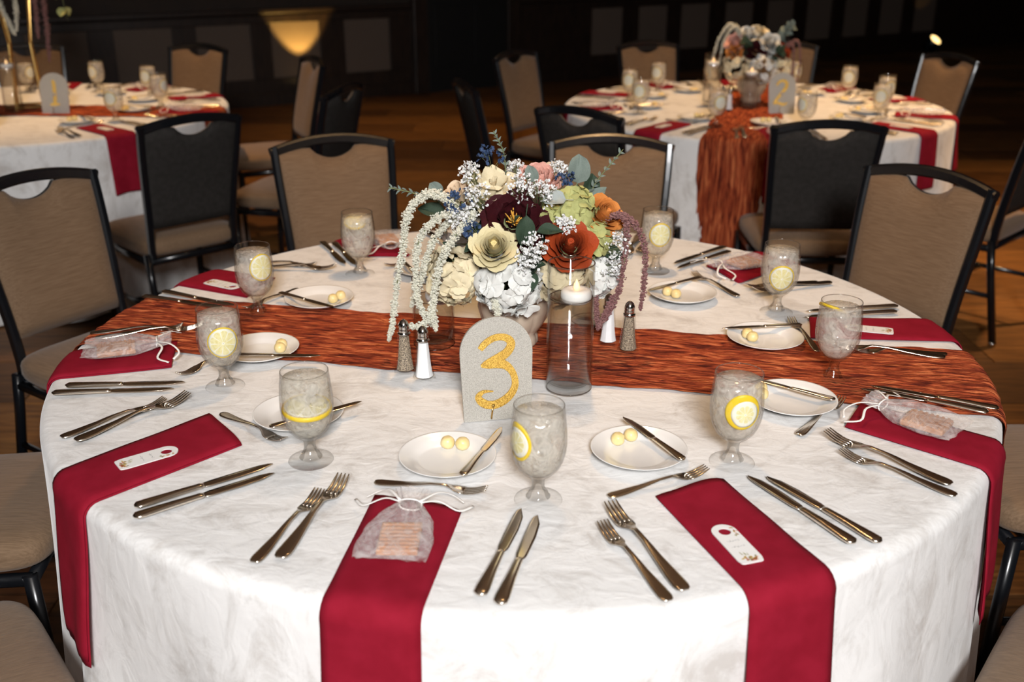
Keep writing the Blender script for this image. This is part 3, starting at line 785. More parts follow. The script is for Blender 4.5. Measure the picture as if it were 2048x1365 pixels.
# ---- napkin
def napkin(q, d, w0, w1, Lg, seed, label, c=(0, 0), group='burgundy folded napkins', wave=0.0, skew=0.0, split=True):
    q = Vector(q); d = Vector(d).normalized()
    def strip(lift0, lift1, extra, wk, side, name, parent=None):
        nu, nv = 44, 11
        b = q.dot(d); cc = q.dot(q)-RT*RT; se = -b+math.sqrt(max(b*b-cc, 0.0))
        us = [(se-0.03)*i/17 for i in range(17)]+[se-0.02+0.075*i/10 for i in range(10)]
        rest = Lg+extra-us[-1]; us += [us[-1]+rest*(i+1)/17 for i in range(17)]
        def fn(u, v, s):
            t = us[round(u*(nu-1))]; k = -1+2*v
            w = lerp(w0, w1, min(1, t/se))*wk
            st = t+skew*k*max(0, 1-t/0.12)
            e = 1-abs(k)**8
            lf = lift0+(lift1-lift0)*(0.35+0.65*e)*(1 if s else 0)
            if not s: lf = lift0
            wv = wave*math.exp(-t*14)*(0.5+0.5*math.sin(k*2.6+0.5)) + 0.0015*noise.noise(Vector((t*12, k*1.5, seed*7)))*(1 if s else 0)
            if t > se+0.03: wv += 0.006*sm((t-se)/0.25)*(1+math.sin(k*3+seed*5))
            p, n = drape(q, d, st, k*w/2+side, seed, lf+wv)
            return p
        return MB().add(slab(fn, nu, nv)).obj(name, 'napkin_cloth', parent, loc=(c[0], c[1], 0) if parent is None else None)
    o = strip(0.0034, 0.0078, 0.0, 1.0, 0.0, 'napkin'); tag(o, label, 'napkin', group)
    if split: strip(0.0006, 0.0040, 0.012, 0.97, 0.004, 'under_fold', o)
    return o
# ---- organza favour bag and the piece in it
def bag_meshes(seed):
    wt = [(0, 0.037), (0.06, 0.0385), (0.35, 0.0375), (0.6, 0.030), (0.78, 0.014), (0.84, 0.0095), (0.92, 0.014), (1.0, 0.018)]
    ht = [(0, 0.0008), (0.08, 0.007), (0.3, 0.0125), (0.6, 0.0135), (0.78, 0.009), (0.84, 0.0065), (0.92, 0.006), (1, 0.0065)]
    def fn(u, v):
        a = 2*PI*v; w = interp(wt, u); h = interp(ht, u); c, s = math.cos(a), math.sin(a)
        g = sm((u-0.55)/0.25)
        rip = 1+g*0.22*math.sin(11*a+seed)+0.06*noise.noise(Vector((u*6, c*2, s*2+seed)))
        z = 0.0142+math.copysign(abs(s)**0.8, s)*h*rip
        return (-0.055+0.125*u+0.004*noise.noise(Vector((c*3, s*3, seed)))*(1-g), math.copysign(abs(c)**0.8, c)*w*rip, max(z, 0.0008)+0.006*sm((u-0.84)/0.16))
    p = MB().add(grid(fn, 26, 44, cv=True)).mesh('pouch', 'organza')
    rb = MB()
    rb.add(tube([(0.0495+0.0006*math.sin(3*a), 0.0125*math.cos(a), 0.0145+0.0085*math.sin(a)) for a in [2*PI*i/20 for i in range(21)]], 0.0012, 5))
    for k in (-1, 1):
        rb.add(tube(spline([(0.05, 0.011*k, 0.018), (0.058, 0.030*k, 0.016), (0.052, 0.052*k, 0.008), (0.068, 0.066*k, 0.0045)], 14), 0.0018, 6, flat=0.35))
        rb.add(tube(spline([(0.05, 0.011*k, 0.020), (0.070, 0.026*k, 0.020), (0.082, 0.040*k, 0.010), (0.074, 0.055*k, 0.0045)], 14), 0.0018, 6, flat=0.35))
    r = rb.mesh('ribbon', 'ribbon_white')
    return p, r
BAGS = [bag_meshes(1.0), bag_meshes(4.2)]
def favor_mesh():
    mb = MB().add(box((-0.010, 0, 0.0085), (0.056, 0.044, 0.009), 0.002))
    for k in range(7): mb.add(box((-0.032+k*0.0072, 0, 0.0138), (0.0038, 0.040, 0.0030), 0.0008))
    return mb.mesh('ribbed_favor', 'favor_tan', smooth=False)
FAVOR = favor_mesh()
def favor(a, b, z, place, k=0, inner=True, grp=''):
    an = math.atan2(b[1]-a[1], b[0]-a[0]); x, y = (a[0]+b[0])/2, (a[1]+b[1])/2
    t = thing('favor_bag', 'white organza favour bag ' + place, 'gift bag', (x, y, z), an, 'organza favour bags'+grp)
    t.scale = (1.34, 1.34, 1.15)
    put('pouch', BAGS[k % 2][0], t); put('ribbon', BAGS[k % 2][1], t)
    if inner:
        o = put('ribbed_favor', FAVOR, None, loc=(x, y, z+0.0005), rot=(0, 0, an+0.1), scale=(1.3, 1.3, 1.1)); tag(o, 'tan ribbed piece inside the bag ' + place, 'favor', 'ribbed favours in the bags'+grp)
    return t
# ---- paper tag with a hole
def tag_meshes():
    n = 120; out = []; hole = []; L, W = 0.098, 0.0185
    cx = L/2-W
    for i in range(n):
        a = 2*PI*i/n; c, s = math.cos(a), math.sin(a)
        # ray from hole centre to the outline
        if c > -0.02: r = W; out.append((cx+r*c, r*s))
        else:
            tx = (-L/2-cx)/c; ty = W/abs(s) if abs(s) > 1e-6 else 9
            r = min(tx, ty); out.append((cx+r*c, r*s))
        hole.append((cx+0.0088*c, 0.0088*s))
    # rounded far corners
    def rc(x, y, r=0.006):
        if x < -L/2+r and abs(y) > W-r:
            cx0, cy0 = -L/2+r, math.copysign(W-r, y); v = Vector((x-cx0, y-cy0))
            if v.length > r: v = v.normalized()*r
            return (cx0+v.x, cy0+v.y)
        return (x, y)
    out = [rc(x, y) for x, y in out]
    b = MB().add(prism(out, 0, 0.0016, hole)).mesh('name_tag', 'card_white', smooth=False)
    r = random.Random(5); pr = MB(); zt = 0.0017
    def petal(x, y, a, l, w, m):
        pr.add(prism([(x, y), (x+l*0.5*math.cos(a)-w*math.sin(a), y+l*0.5*math.sin(a)+w*math.cos(a)), (x+l*math.cos(a), y+l*math.sin(a)), (x+l*0.5*math.cos(a)+w*math.sin(a), y+l*0.5*math.sin(a)-w*math.cos(a))], zt-0.0002, zt), m)
    for fx, fy, sc in ((-0.040, -0.004, 1.5), (-0.037, 0.006, 1.2), (-0.041, 0.001, 1.4), (0.019, -0.0130, 1.0), (0.027, -0.0145, 0.9), (0.036, -0.0132, 0.8), (-0.038, -0.010, 1.0)):
        for k in range(6):
            petal(fx, fy, r.uniform(0, 6.28), 0.0052*sc*r.uniform(0.6, 1.1), 0.0014*sc, r.choice([0, 1, 2, 3, 1]))
    for k in range(5): petal(-0.034+0.001*k, -0.002+0.002*k, 0.2+0.3*r.uniform(-1, 1), 0.009, 0.0006, 3)
    p = pr.mesh('flower_print', ['print_red', 'print_gold', 'print_pink', 'print_green'], smooth=False)
    lt = MB()
    for yy, x0, x1, sd in ((0.0, 0.008, 0.008, 1), ):
        pass
    for xc, ln, sd in ((0.006, 0.018, 1.0), (-0.009, 0.020, 2.0)):
        pts = []
        for i in range(40):
            t = i/39; pts.append((xc+0.0024*math.sin(t*26+sd)*(0.5+0.5*math.sin(t*9+sd)), -ln/2+ln*t+0.0012*math.cos(t*26), 0.0005))
        lt.add(ribbon(pts, zt-0.0003, zt))
    q = lt.mesh('lettering', 'print_grey', smooth=False)
    return b, p, q
TAGM = tag_meshes()
def name_tag(a, b, z, place, grp=''):
    an = math.atan2(b[1]-a[1], b[0]-a[0]); x, y = (a[0]+b[0])/2, (a[1]+b[1])/2
    o = put('name_tag', TAGM[0], None, loc=(x, y, z), rot=(0, 0, an)); tag(o, 'white flower-printed paper name tag ' + place, 'tag', 'paper name tags'+grp)
    put('flower_print', TAGM[1], o); put('lettering', TAGM[2], o)
    return o
# ================================================================== the ten places of the foreground table (metres on the table top)
PLACES = {
'A': {'g': (0.0234, -0.6264), 'nap': ((-0.2225, -0.6208), (-0.0933, -0.6645), (-0.2557, -0.864), (-0.1303, -0.894)), 'plate': (-0.1192, -0.5151), 'bk': ((-0.0924, -0.592), (-0.0364, -0.4408)), 'but': ((-0.1215, -0.4723), (-0.0967, -0.4777)), 'df': ((-0.2287, -0.5808), (-0.0576, -0.6151)), 'f1': ((-0.3654, -0.7993), (-0.3061, -0.6168)), 'f2': ((-0.3317, -0.7923), (-0.2731, -0.5681)), 'k1': ((-0.0578, -0.8778), (-0.0027, -0.6715)), 'k2': ((-0.032, -0.8968), (0.0202, -0.6936)), 'fav': ((-0.1775, -0.8054), (-0.1643, -0.6919))} ,
'B': {'g': (0.3388, -0.5087), 'nap': ((0.2009, -0.6243), (0.3124, -0.5749), (0.2855, -0.8608), (0.4088, -0.8108)), 'plate': (0.1899, -0.4928), 'bk': ((0.2549, -0.5429), (0.1787, -0.395)), 'but': ((0.1589, -0.4596), (0.1818, -0.447)), 'df': ((0.129, -0.6249), (0.3049, -0.5423)), 'f1': ((0.1845, -0.8852), (0.1082, -0.6967)), 'f2': ((0.2079, -0.8661), (0.1232, -0.6481)), 'k1': ((0.46, -0.7568), (0.3489, -0.5586)), 'k2': ((0.4969, -0.7544), (0.3808, -0.5667)), 'fav': ((0.3083, -0.8076), (0.2781, -0.714))} ,
'C': {'g': (0.597, -0.1776), 'nap': ((0.5585, -0.3879), (0.6192, -0.2916), (0.7469, -0.5502), (0.8147, -0.4487)), 'plate': (0.4884, -0.2995), 'bk': ((0.5586, -0.3189), (0.4543, -0.2425)), 'but': ((0.4373, -0.2821), (0.4409, -0.2581)), 'df': ((0.4683, -0.4217), (0.6064, -0.2549)), 'f1': ((0.6561, -0.6216), (0.5303, -0.4985)), 'f2': ((0.6605, -0.5914), (0.5103, -0.4256)), 'k1': ((0.8256, -0.3384), (0.6195, -0.2305)), 'k2': ((0.8503, -0.3243), (0.6581, -0.2262)), 'fav': ((0.7227, -0.4362), (0.6387, -0.3496))} ,
'D': {'g': (0.5777, 0.1943), 'nap': ((0.6111, 0.0268), (0.6381, 0.1428), (0.9129, 0.0079), (0.8929, 0.141)), 'plate': (0.5081, 0.0029), 'bk': ((0.5971, 0.0557), (0.4182, 0.0336)), 'but': ((0.4749, 0.0179), (0.481, -0.0019)), 'df': ((0.6047, -0.0517), (0.5909, 0.145)), 'f1': ((0.8601, -0.064), (0.7088, -0.0524)), 'f2': ((0.848, -0.0848), (0.6838, -0.0416)), 'k1': ((0.8426, 0.1782), (0.6176, 0.1416)), 'k2': ((0.8573, 0.2142), (0.6331, 0.1797)), 'fav': ((0.7789, 0.0506), (0.706, 0.0717))} ,
'E': {'g': (0.3443, 0.4915), 'nap': ((0.538, 0.3878), (0.4775, 0.5193), None, None), 'plate': (0.3802, 0.2809), 'bk': ((0.4379, 0.3757), (0.2882, 0.2707)), 'but': ((0.346, 0.286), (0.3631, 0.2682)), 'df': ((0.5125, 0.2887), (0.4243, 0.4664)), 'f1': ((0.7256, 0.3934), (0.5755, 0.3569)), 'f2': ((0.7561, 0.3856), (0.5941, 0.3238)), 'k1': ((0.5608, 0.6406), (0.3856, 0.4829)), 'k2': ((0.5556, 0.6822), (0.3808, 0.52)), 'fav': ((0.6017, 0.5203), (0.5177, 0.4796))} ,
'G': {'g': (-0.395, 0.4692), 'nap': ((-0.3898, 0.6347), (-0.3072, 0.5897), None, None), 'plate': None, 'bk': None, 'but': None, 'df': None, 'f1': None, 'f2': None, 'k1': ((-0.4996, 0.7198), (-0.4122, 0.5224)), 'k2': ((-0.5339, 0.7297), (-0.437, 0.5184)), 'fav': ((-0.3659, 0.7652), (-0.3355, 0.6372))} ,
'H': {'g': (-0.5826, 0.18), 'nap': ((-0.6327, 0.2876), (-0.5975, 0.4235), (-0.8404, 0.3872), (-0.7778, 0.5047)), 'plate': (-0.4578, 0.2455), 'bk': ((-0.5515, 0.2631), (-0.39, 0.1486)), 'but': ((-0.4241, 0.2362), (-0.4101, 0.2567)), 'df': ((-0.5253, 0.3433), (-0.5874, 0.2382)), 'f1': ((-0.7011, 0.5501), (-0.5382, 0.5234)), 'f2': ((-0.6773, 0.5038), (-0.5253, 0.4943)), 'k1': ((-0.8739, 0.2816), (-0.688, 0.2123)), 'k2': ((-0.8396, 0.3167), (-0.6696, 0.2288)), 'fav': ((-0.747, 0.38), (-0.6671, 0.3349))} ,
'I': {'g': (-0.5554, -0.2123), 'nap': ((-0.7139, 0.0216), (-0.6789, -0.1409), (-0.9155, -0.0401), (-0.8971, -0.1848)), 'plate': (-0.5236, -0.0611), 'bk': ((-0.5657, -0.1117), (-0.4146, -0.1152)), 'but': ((-0.4831, -0.0609), (-0.484, -0.0422)), 'df': ((-0.5625, -0.0279), (-0.6238, -0.1309)), 'f1': ((-0.9093, 0.0528), (-0.7248, 0.0809)), 'f2': ((-0.8858, 0.0184), (-0.6951, 0.0748)), 'k1': ((-0.8503, -0.2238), (-0.6085, -0.2094)), 'k2': ((-0.8618, -0.2571), (-0.628, -0.2386)), 'fav': ((-0.8452, -0.0786), (-0.7485, -0.053))} ,
'J': {'g': (-0.3415, -0.5018), 'nap': ((-0.5503, -0.3385), (-0.4674, -0.4507), (-0.7377, -0.5475), (-0.6498, -0.6434)), 'plate': (-0.3883, -0.358), 'bk': ((-0.4234, -0.4276), (-0.287, -0.3306)), 'but': ((-0.3829, -0.3299), (-0.368, -0.3238)), 'df': ((-0.53, -0.3368), (-0.4145, -0.4353)), 'f1': ((-0.7762, -0.4296), (-0.6377, -0.2885)), 'f2': ((-0.7453, -0.4462), (-0.5966, -0.2673)), 'k1': ((-0.5738, -0.659), (-0.3871, -0.5223)), 'k2': ((-0.5654, -0.6881), (-0.3852, -0.558)), 'fav': ((-0.6384, -0.5378), (-0.5662, -0.4827))} ,
}
WHERE = {'A': 'at the front bag place', 'B': 'at the front tag place', 'C': 'at the right bag place', 'D': 'at the right tag place', 'E': 'at the back right bag place',
         'F': 'at the back place behind the flowers', 'G': 'at the back left bag place', 'H': 'at the left tag place', 'I': 'at the left bag place', 'J': 'at the front left tag place'}
BAGP = 'ACEGI'
def polar(r, a): a = math.radians(a); return (r*math.cos(a), r*math.sin(a))
def std_place(ga, bag):
    P = lambda r, d: polar(r, ga+d)
    return {'g': P(0.61, 0), 'nap': (P(0.655, -19.5), P(0.655, -8.5), P(0.905, -17.5), P(0.905, -9.2)), 'plate': P(0.525, -14), 'bk': (P(0.60, -10), P(0.437, -8)),
            'but': (P(0.487, -16), P(0.485, -13)), 'df': (P(0.625, -23), P(0.614, -6)), 'f1': (P(0.885, -25), P(0.69, -27)), 'f2': (P(0.87, -23), P(0.65, -25.5)),
            'k1': (P(0.877, -4), P(0.66, -1.8)), 'k2': (P(0.895, -2), P(0.68, 0.1)), 'fav': (P(0.84, -13.5), P(0.73, -13.8))}
LEM = {'A': ((-0.026, -0.010, 0.108), (-0.8, -0.45, 0.25)), 'B': ((0.005, -0.0255, 0.106), (0.14, -1, 0.22)), 'C': ((-0.012, 0.012, 0.140), (0.35, 0.25, 0.85)), 'D': ((-0.004, -0.0285, 0.093), (-0.1, -1, 0.2)),
       'E': ((0.0, -0.0285, 0.105), (0.05, -1, 0.25)), 'G': ((-0.006, 0.0, 0.132), (0.1, -0.35, 0.9)), 'H': ((0.014, -0.014, 0.118), (0.5, -0.6, 0.6)), 'I': ((0.010, -0.0285, 0.100), (0.35, -1, 0.15)), 'J': ((0.0, 0.0, 0.094), (0.04, -0.10, 1)), 'F': ((0, -0.02, 0.11), (0.1, -1, 0.3))}
BENTP = {'A': (-1.05, 0.108, 0.0065, 0.72, 0.002, 0.0), 'B': (0.06, 0.106, 0.0075, 0.66, 0.0028, -0.0025), 'D': (-0.12, 0.090), 'E': (0.10, 0.104), 'I': (0.42, 0.102, 0.0022, 0.86), 'F': (0.0, 0.104), 'H': (0.75, 0.118, 0.0022, 0.86)}
def lay_place(k, s, w, c=(0, 0), seed=1.0, far=False, bag=True, grp=''):
    cx, cy = c
    o2 = lambda p: (p[0]+cx, p[1]+cy)
    if s['g']: 
        g = goblet(*o2(s['g']), 'stemmed goblet of iced lemon water ' + w, 'stemmed water goblets'+grp, rnd.randrange(3))
        gp = (s['g'][0]+cx, s['g'][1]+cy, TZ); ll = 'lemon slice in the water goblet ' + w; lg = 'lemon slices in the goblets'+grp
        if far: lemon_bent(gp, rnd.uniform(-0.9, 0.9)-math.atan2(gp[0], gp[1]+2), 0.104, ll, lg, parts=False)
        elif k in BENTP: lemon_bent(gp, BENTP[k][0], BENTP[k][1], ll, lg, *BENTP[k][2:])
        else:
            off, ax = LEM[k]; lemon((gp[0]+off[0], gp[1]+off[1], TZ+off[2]), ax, ll, True, lg, 1.5 if k == 'J' else 1.0)
    n = s['nap']
    if n:
        a, b = Vector(n[0]), Vector(n[1]); q = (a+b)/2
        if n[2]: r = (Vector(n[2])+Vector(n[3]))/2; d = r-q; w1 = (Vector(n[2])-Vector(n[3])).length
        else: d = q.copy(); w1 = 0.128
        w0 = min(max((a-b).length, 0.118), 0.140); w1 = min(max(w1, 0.122), 0.140)
        dn = d.normalized(); nn = Vector((-dn.y, dn.x)); sk = ((b-a) if (b-a).dot(nn) > 0 else (a-b)).dot(dn)*0.5
        L = {'A': 0.62, 'B': 0.60, 'J': 0.54, 'C': 0.51}.get(k, 0.52) if not far else 0.50
        napkin(q, d, w0, w1, L, seed, 'burgundy folded napkin with ' + ('favour bag ' if bag else 'paper tag ') + w, c, 'burgundy folded napkins'+grp, wave=0.006 if k in 'BIED' else 0.002, skew=max(-0.03, min(0.03, sk)), split=not far)
    zn = TZ+0.0086
    if s['fav']:
        a, b = o2(s['fav'][0]), o2(s['fav'][1])
        if bag: favor(a, b, zn, w, rnd.randrange(2), not far, grp)
        else: name_tag(a, b, zn+0.0006, w, grp)
    if s['plate']:
        p = o2(s['plate']); o = put('bread_plate', PLATE, None, loc=(p[0], p[1], TZ+0.0042), rot=(0, 0, rnd.uniform(0, 6))); tag(o, 'small white round bread plate ' + w, 'plate', 'white bread plates'+grp)
    if s['bk']:
        lay(KNIFE, o2(s['bk'][0]), o2(s['bk'][1]), TZ+0.0195, 'butter_knife', 'butter knife on the bread plate ' + w, 'butter knives'+grp, 0.78, [('blade', BLADE)])
    if s['but']:
        for i, p in enumerate(s['but']):
            p = o2(p); o = put('butter_ball', BUTTER[(i+len(w)) % 3], None, loc=(p[0], p[1], TZ+0.0042+0.013+0.0006*i), rot=(0, 0, rnd.uniform(0, 6)))
            tag(o, ('left' if s['but'][i][0] <= s['but'][1-i][0] else 'right') + '-hand yellow butter ball ' + w, 'butter', 'butter balls on bread plates'+grp)
    for key, nm, lab, sc, dz in (('df', 'dessert_fork', 'small crosswise dessert fork ', 0.86, 0.0), ('f1', 'salad_fork', 'shorter outer silver fork ', 0.92, 0.0), ('f2', 'dinner_fork', 'longer inner silver fork ', 1.06, 0.0022)):
        if s[key]: lay(FORK, o2(s[key][0]), o2(s[key][1]), TZ+0.0035+dz, nm, lab + w, nm.replace('_', ' ')+'s'+grp, sc)
    for key, lab in (('k1', 'dinner knife nearer the napkin '), ('k2', 'dinner knife farther from the napkin ')):
        if s[key]: lay(KNIFE, o2(s[key][0]), o2(s[key][1]), TZ+0.0040, 'dinner_knife', lab + w, 'dinner knives'+grp, 0.98, [('blade', BLADE)], 1)
for k in 'ABCDEFGHIJ':
    ga = {'F': 90, 'G': 130}.get(k)
    s = dict(PLACES[k]) if k in PLACES else std_place(90, False)
    if k == 'G':
        g0 = std_place(130, True)
        for q in s:
            if s[q] is None: s[q] = g0[q]
    lay_place(k, s, WHERE[k], bag=k in BAGP)
# ================================================================== middle of the foreground table: sign, candles, shakers
STROKES = {
 '3': [(210, 790, 30), (228, 765, 36), (260, 735, 36), (310, 712, 36), (370, 715, 38), (410, 742, 44), (418, 780, 46), (395, 822, 48), (350, 855, 52), (300, 882, 52), (255, 900, 40), (225, 910, 14)],
 '3b': [(225, 905, 16), (270, 902, 40), (330, 896, 52), (390, 912, 46), (435, 955, 38), (462, 1010, 36), (468, 1070, 38), (445, 1125, 42), (400, 1168, 46), (345, 1192, 46), (290, 1190, 46), (245, 1165, 44), (222, 1132, 36), (235, 1105, 26), (265, 1092, 16), (322, 1096, 6)],
 '2': [(220, 800, 30), (240, 755, 36), (290, 720, 38), (350, 722, 44), (395, 765, 48), (395, 830, 50), (350, 910, 48), (290, 990, 44), (235, 1070, 40), (205, 1130, 34)],
 '2b': [(205, 1130, 30), (260, 1110, 36), (330, 1130, 40), (400, 1140, 34), (450, 1105, 14)],
 '1': [(300, 700, 30), (318, 740, 46), (330, 800, 50), (340, 900, 50), (348, 1000, 50), (352, 1120, 46)],
 '1b': [(270, 1140, 24), (350, 1130, 44), (440, 1135, 20)]}
def number_sign(loc, rz, digit, label, lean=0.10):
    t = thing('table_number_sign', label, 'sign', (*loc, TZ+0.0015), rz, 'arched table number signs')
    W2, H = 0.0635, 0.186; th = 0.006; tilt = Matrix.Rotation(-lean, 4, 'X')
    out = [(-W2*0.94, 0), (W2*0.94, 0)]+[(W2*math.cos(a), H-W2*1.0+W2*1.0*math.sin(a)) for a in [PI*i/28 for i in range(29)]]
    R90 = tilt @ Matrix.Rotation(PI/2, 4, 'X')
    b = MB().add(prism(out, -th/2, th/2)).obj('board', 'glitter_ivory', t, False, M=R90)
    mb = MB()
    for s in (digit, digit+'b'):
        P = []
        for x, y, w in STROKES[s]:
            cx = 322+0.096*(y-800); k = 0.127/495
            P.append(((x-cx)*k, (1308-y)*H/738, w*k*1.25))
        S = spline([(p[0], p[1], p[2]) for p in P], 60)
        mb.add(ribbon([(p.x, p.y, max(p.z, 0.001)) for p in S], th/2-0.0004, th/2+(0.0022 if s == digit else 0.0027)))
    mb.obj('numeral', 'glitter_gold', b, False)
    pk = MB().add(tube([(-0.012, 0.0035, th/2+0.002), (-0.0085, 0.028, th/2+0.0025)], 0.0016, 8)).add(lathe([(0, 0.0022), (0.0028, 0.0012), (0.003, 0), (0, -0.001)], 12), 0, T((-0.0085, 0.028, th/2+0.003)))
    pk.obj('peg', 'gold_metal', b)
    MB().add(prism([(-0.012, 0.0), (0.012, 0.0), (0.006, 0.10), (-0.006, 0.10)], -0.0015, 0.0015)).obj('strut', 'glitter_ivory', t, False, M=T((0, 0.036, 0)) @ Matrix.Rotation(0.28, 4, 'X') @ Matrix.Rotation(PI/2, 4, 'X'))
    return t
number_sign((-0.041, -0.354), 0.20, '3', 'ivory glitter arch sign with a gold number 3 on the foreground table')

def cylinder_vase(loc, r, h, lvl, label, cpos, clabel, seed=0, tint='clear_glass'):
    t = thing('cylinder_vase', label, 'vase', (*loc, TZ+0.006), 0, 'glass cylinder vases with floating candles')
    MB().add(lathe([(0, 0.0), (r-0.002, 0.0), (r, 0.002), (r, h-0.001), (r-0.0008, h), (r-0.0019, h-0.001), (r-0.0019, 0.016), (r-0.005, 0.013), (0, 0.012)], 56)).add(torus(r-0.0009, 0.0012, h, 56), 1).add(torus(r-0.001, 0.0011, 0.0015, 56), 1).obj('glass', ['clear_glass', 'rim_glass'], t)
    MB().add(lathe([(0, 0.0165), (r-0.006, 0.0165), (r-0.0024, 0.019), (r-0.0024, lvl+0.001), (r-0.005, lvl), (0, lvl)], 56)).add(torus(r-0.0032, 0.0009, lvl+0.0006, 56), 1).obj('water', ['vase_water', 'rim_glass'], t)
    rc = 0.0285
    c = thing('floating_candle', clabel, 'candle', (loc[0]+cpos[0], loc[1]+cpos[1], TZ+0.006+lvl), 0, 'white floating candles')
    MB().add(lathe([(0, -0.010), (rc*0.72, -0.010), (rc*0.92, -0.006), (rc, 0.002), (rc*0.97, 0.010), (rc*0.85, 0.0145), (rc*0.55, 0.0155), (rc*0.3, 0.0135), (0, 0.0125)], 36)).obj('wax', 'candle_wax', c)
    MB().add(lathe([(0, 0.012), (0.0045, 0.0135), (0.0062, 0.018), (0.0052, 0.024), (0.0022, 0.030), (0, 0.034)], 16)).obj('flame', 'flame', c)
cylinder_vase((0.090, -0.228), 0.0425, 0.243, 0.178, 'tall glass cylinder vase of water right of the number 3', (0.010, 0.002), 'white floating candle in the tall cylinder vase')
cylinder_vase((-0.176, -0.010), 0.0425, 0.142, 0.100, 'short glass cylinder vase left of the bouquet behind the shakers', (0.012, 0.004), 'white floating candle in the short left cylinder vase')
cylinder_vase((0.155, 0.125), 0.0425, 0.19, 0.145, 'glass cylinder vase behind the bouquet, mostly hidden', (0.0, 0.0), 'white floating candle in the hidden cylinder behind the flowers')
def shaker(loc, fill, label, rz):
    t = thing('salt_shaker' if fill == 'salt' else 'pepper_shaker', label, 'shaker', (*loc, TZ+0.006), rz, 'salt and pepper shakers')
    def ring(rfn, zs, n=8):
        V = []; F = []
        for z in zs:
            for k in range(n*2):
                a = PI*k/n; rr = rfn(z)*(1.0 if k % 2 else 0.955)
                V.append((rr*math.cos(a), rr*math.sin(a), z+(0.0035*(k % 2 == 0) if z < 0.004 else 0)))
        m = n*2
        for i in range(len(zs)-1):
            for k in range(m): F.append((i*m+k, i*m+(k+1) % m, (i+1)*m+(k+1) % m, (i+1)*m+k))
        F.append(tuple(range(m-1, -1, -1))); F.append(tuple((len(zs)-1)*m+k for k in range(m)))
        return V, F
    rf = lambda z: interp([(0, 0.0225), (0.008, 0.0195), (0.03, 0.0165), (0.078, 0.0120)], z)
    MB().add(ring(rf, [0, 0.004, 0.010, 0.03, 0.055, 0.078])).obj('glass_body', 'clear_glass', t, False)
    MB().add(ring(lambda z: rf(z)-0.003, [0.006, 0.012, 0.03, 0.055, 0.074])).obj('contents', fill, t, False)
    MB().add(lathe([(0, 0.076), (0.0122, 0.076), (0.0128, 0.079), (0.0108, 0.081), (0.0104, 0.0835), (0.0112, 0.085), (0.0100, 0.087), (0.0106, 0.090), (0.0102, 0.096), (0.0078, 0.1015), (0.0035, 0.1055), (0.0012, 0.1065), (0, 0.1075)], 24)).obj('cap', 'chrome', t)
shaker((-0.222, -0.152), 'pepper', 'glass pepper shaker with chrome cap, left of the salt near the sign', 0.1)
shaker((-0.183, -0.186), 'salt', 'white-filled salt shaker with chrome cap, left of the number 3', 0.3)
shaker((0.182, -0.004), 'salt', 'white-filled salt shaker right of the tall cylinder, under mauve tassels', 0.0)
shaker((0.219, -0.048), 'pepper', 'glass pepper shaker with chrome cap, right of the tall cylinder', 0.2)
# ================================================================== flowers
def fmat(name, c1, c2, scale=40, rough=0.7, sub=0.0):
    m = noisy(name, c1, c2, scale=scale, detail=3, lo=0.3, hi=0.7, rough=rough, spec=0.25)
    return m
fmat('petal_cream', (0.66, 0.56, 0.30), (0.74, 0.67, 0.44)); fmat('petal_cream_in', (0.68, 0.54, 0.22), (0.74, 0.62, 0.33))
fmat('petal_rust', (0.30, 0.035, 0.008), (0.40, 0.065, 0.014)); fmat('petal_orange', (0.58, 0.19, 0.035), (0.68, 0.27, 0.07))
fmat('petal_burgundy', (0.024, 0.0015, 0.003), (0.052, 0.003, 0.007)); fmat('petal_pink', (0.66, 0.32, 0.26), (0.76, 0.45, 0.37))
fmat('petal_peach', (0.68, 0.50, 0.33), (0.76, 0.60, 0.43)); fmat('petal_white', (0.66, 0.66, 0.62), (0.76, 0.76, 0.73))
fmat('petal_butter', (0.70, 0.58, 0.36), (0.78, 0.70, 0.50)); fmat('petal_green', (0.36, 0.37, 0.13), (0.47, 0.475, 0.20))
fmat('amaranth_white', (0.62, 0.60, 0.48), (0.76, 0.75, 0.65), 200); fmat('amaranth_mauve', (0.17, 0.07, 0.07), (0.34, 0.19, 0.18), 200)
fmat('breath_white', (0.74, 0.74, 0.73), (0.80, 0.80, 0.79)); fmat('blue_bloom', (0.020, 0.040, 0.095), (0.06, 0.10, 0.20), 150)
fmat('euca_grey', (0.13, 0.17, 0.145), (0.22, 0.26, 0.23), 60); fmat('euca_pale', (0.30, 0.34, 0.32), (0.38, 0.41, 0.40), 60)
fmat('leaf_dark', (0.018, 0.034, 0.020), (0.045, 0.075, 0.045), 60); fmat('stem_green', (0.12, 0.14, 0.06), (0.20, 0.22, 0.10), 60)
pm('stamen_gold', (0.70, 0.36, 0.05), 0.6)
PCACHE = {}
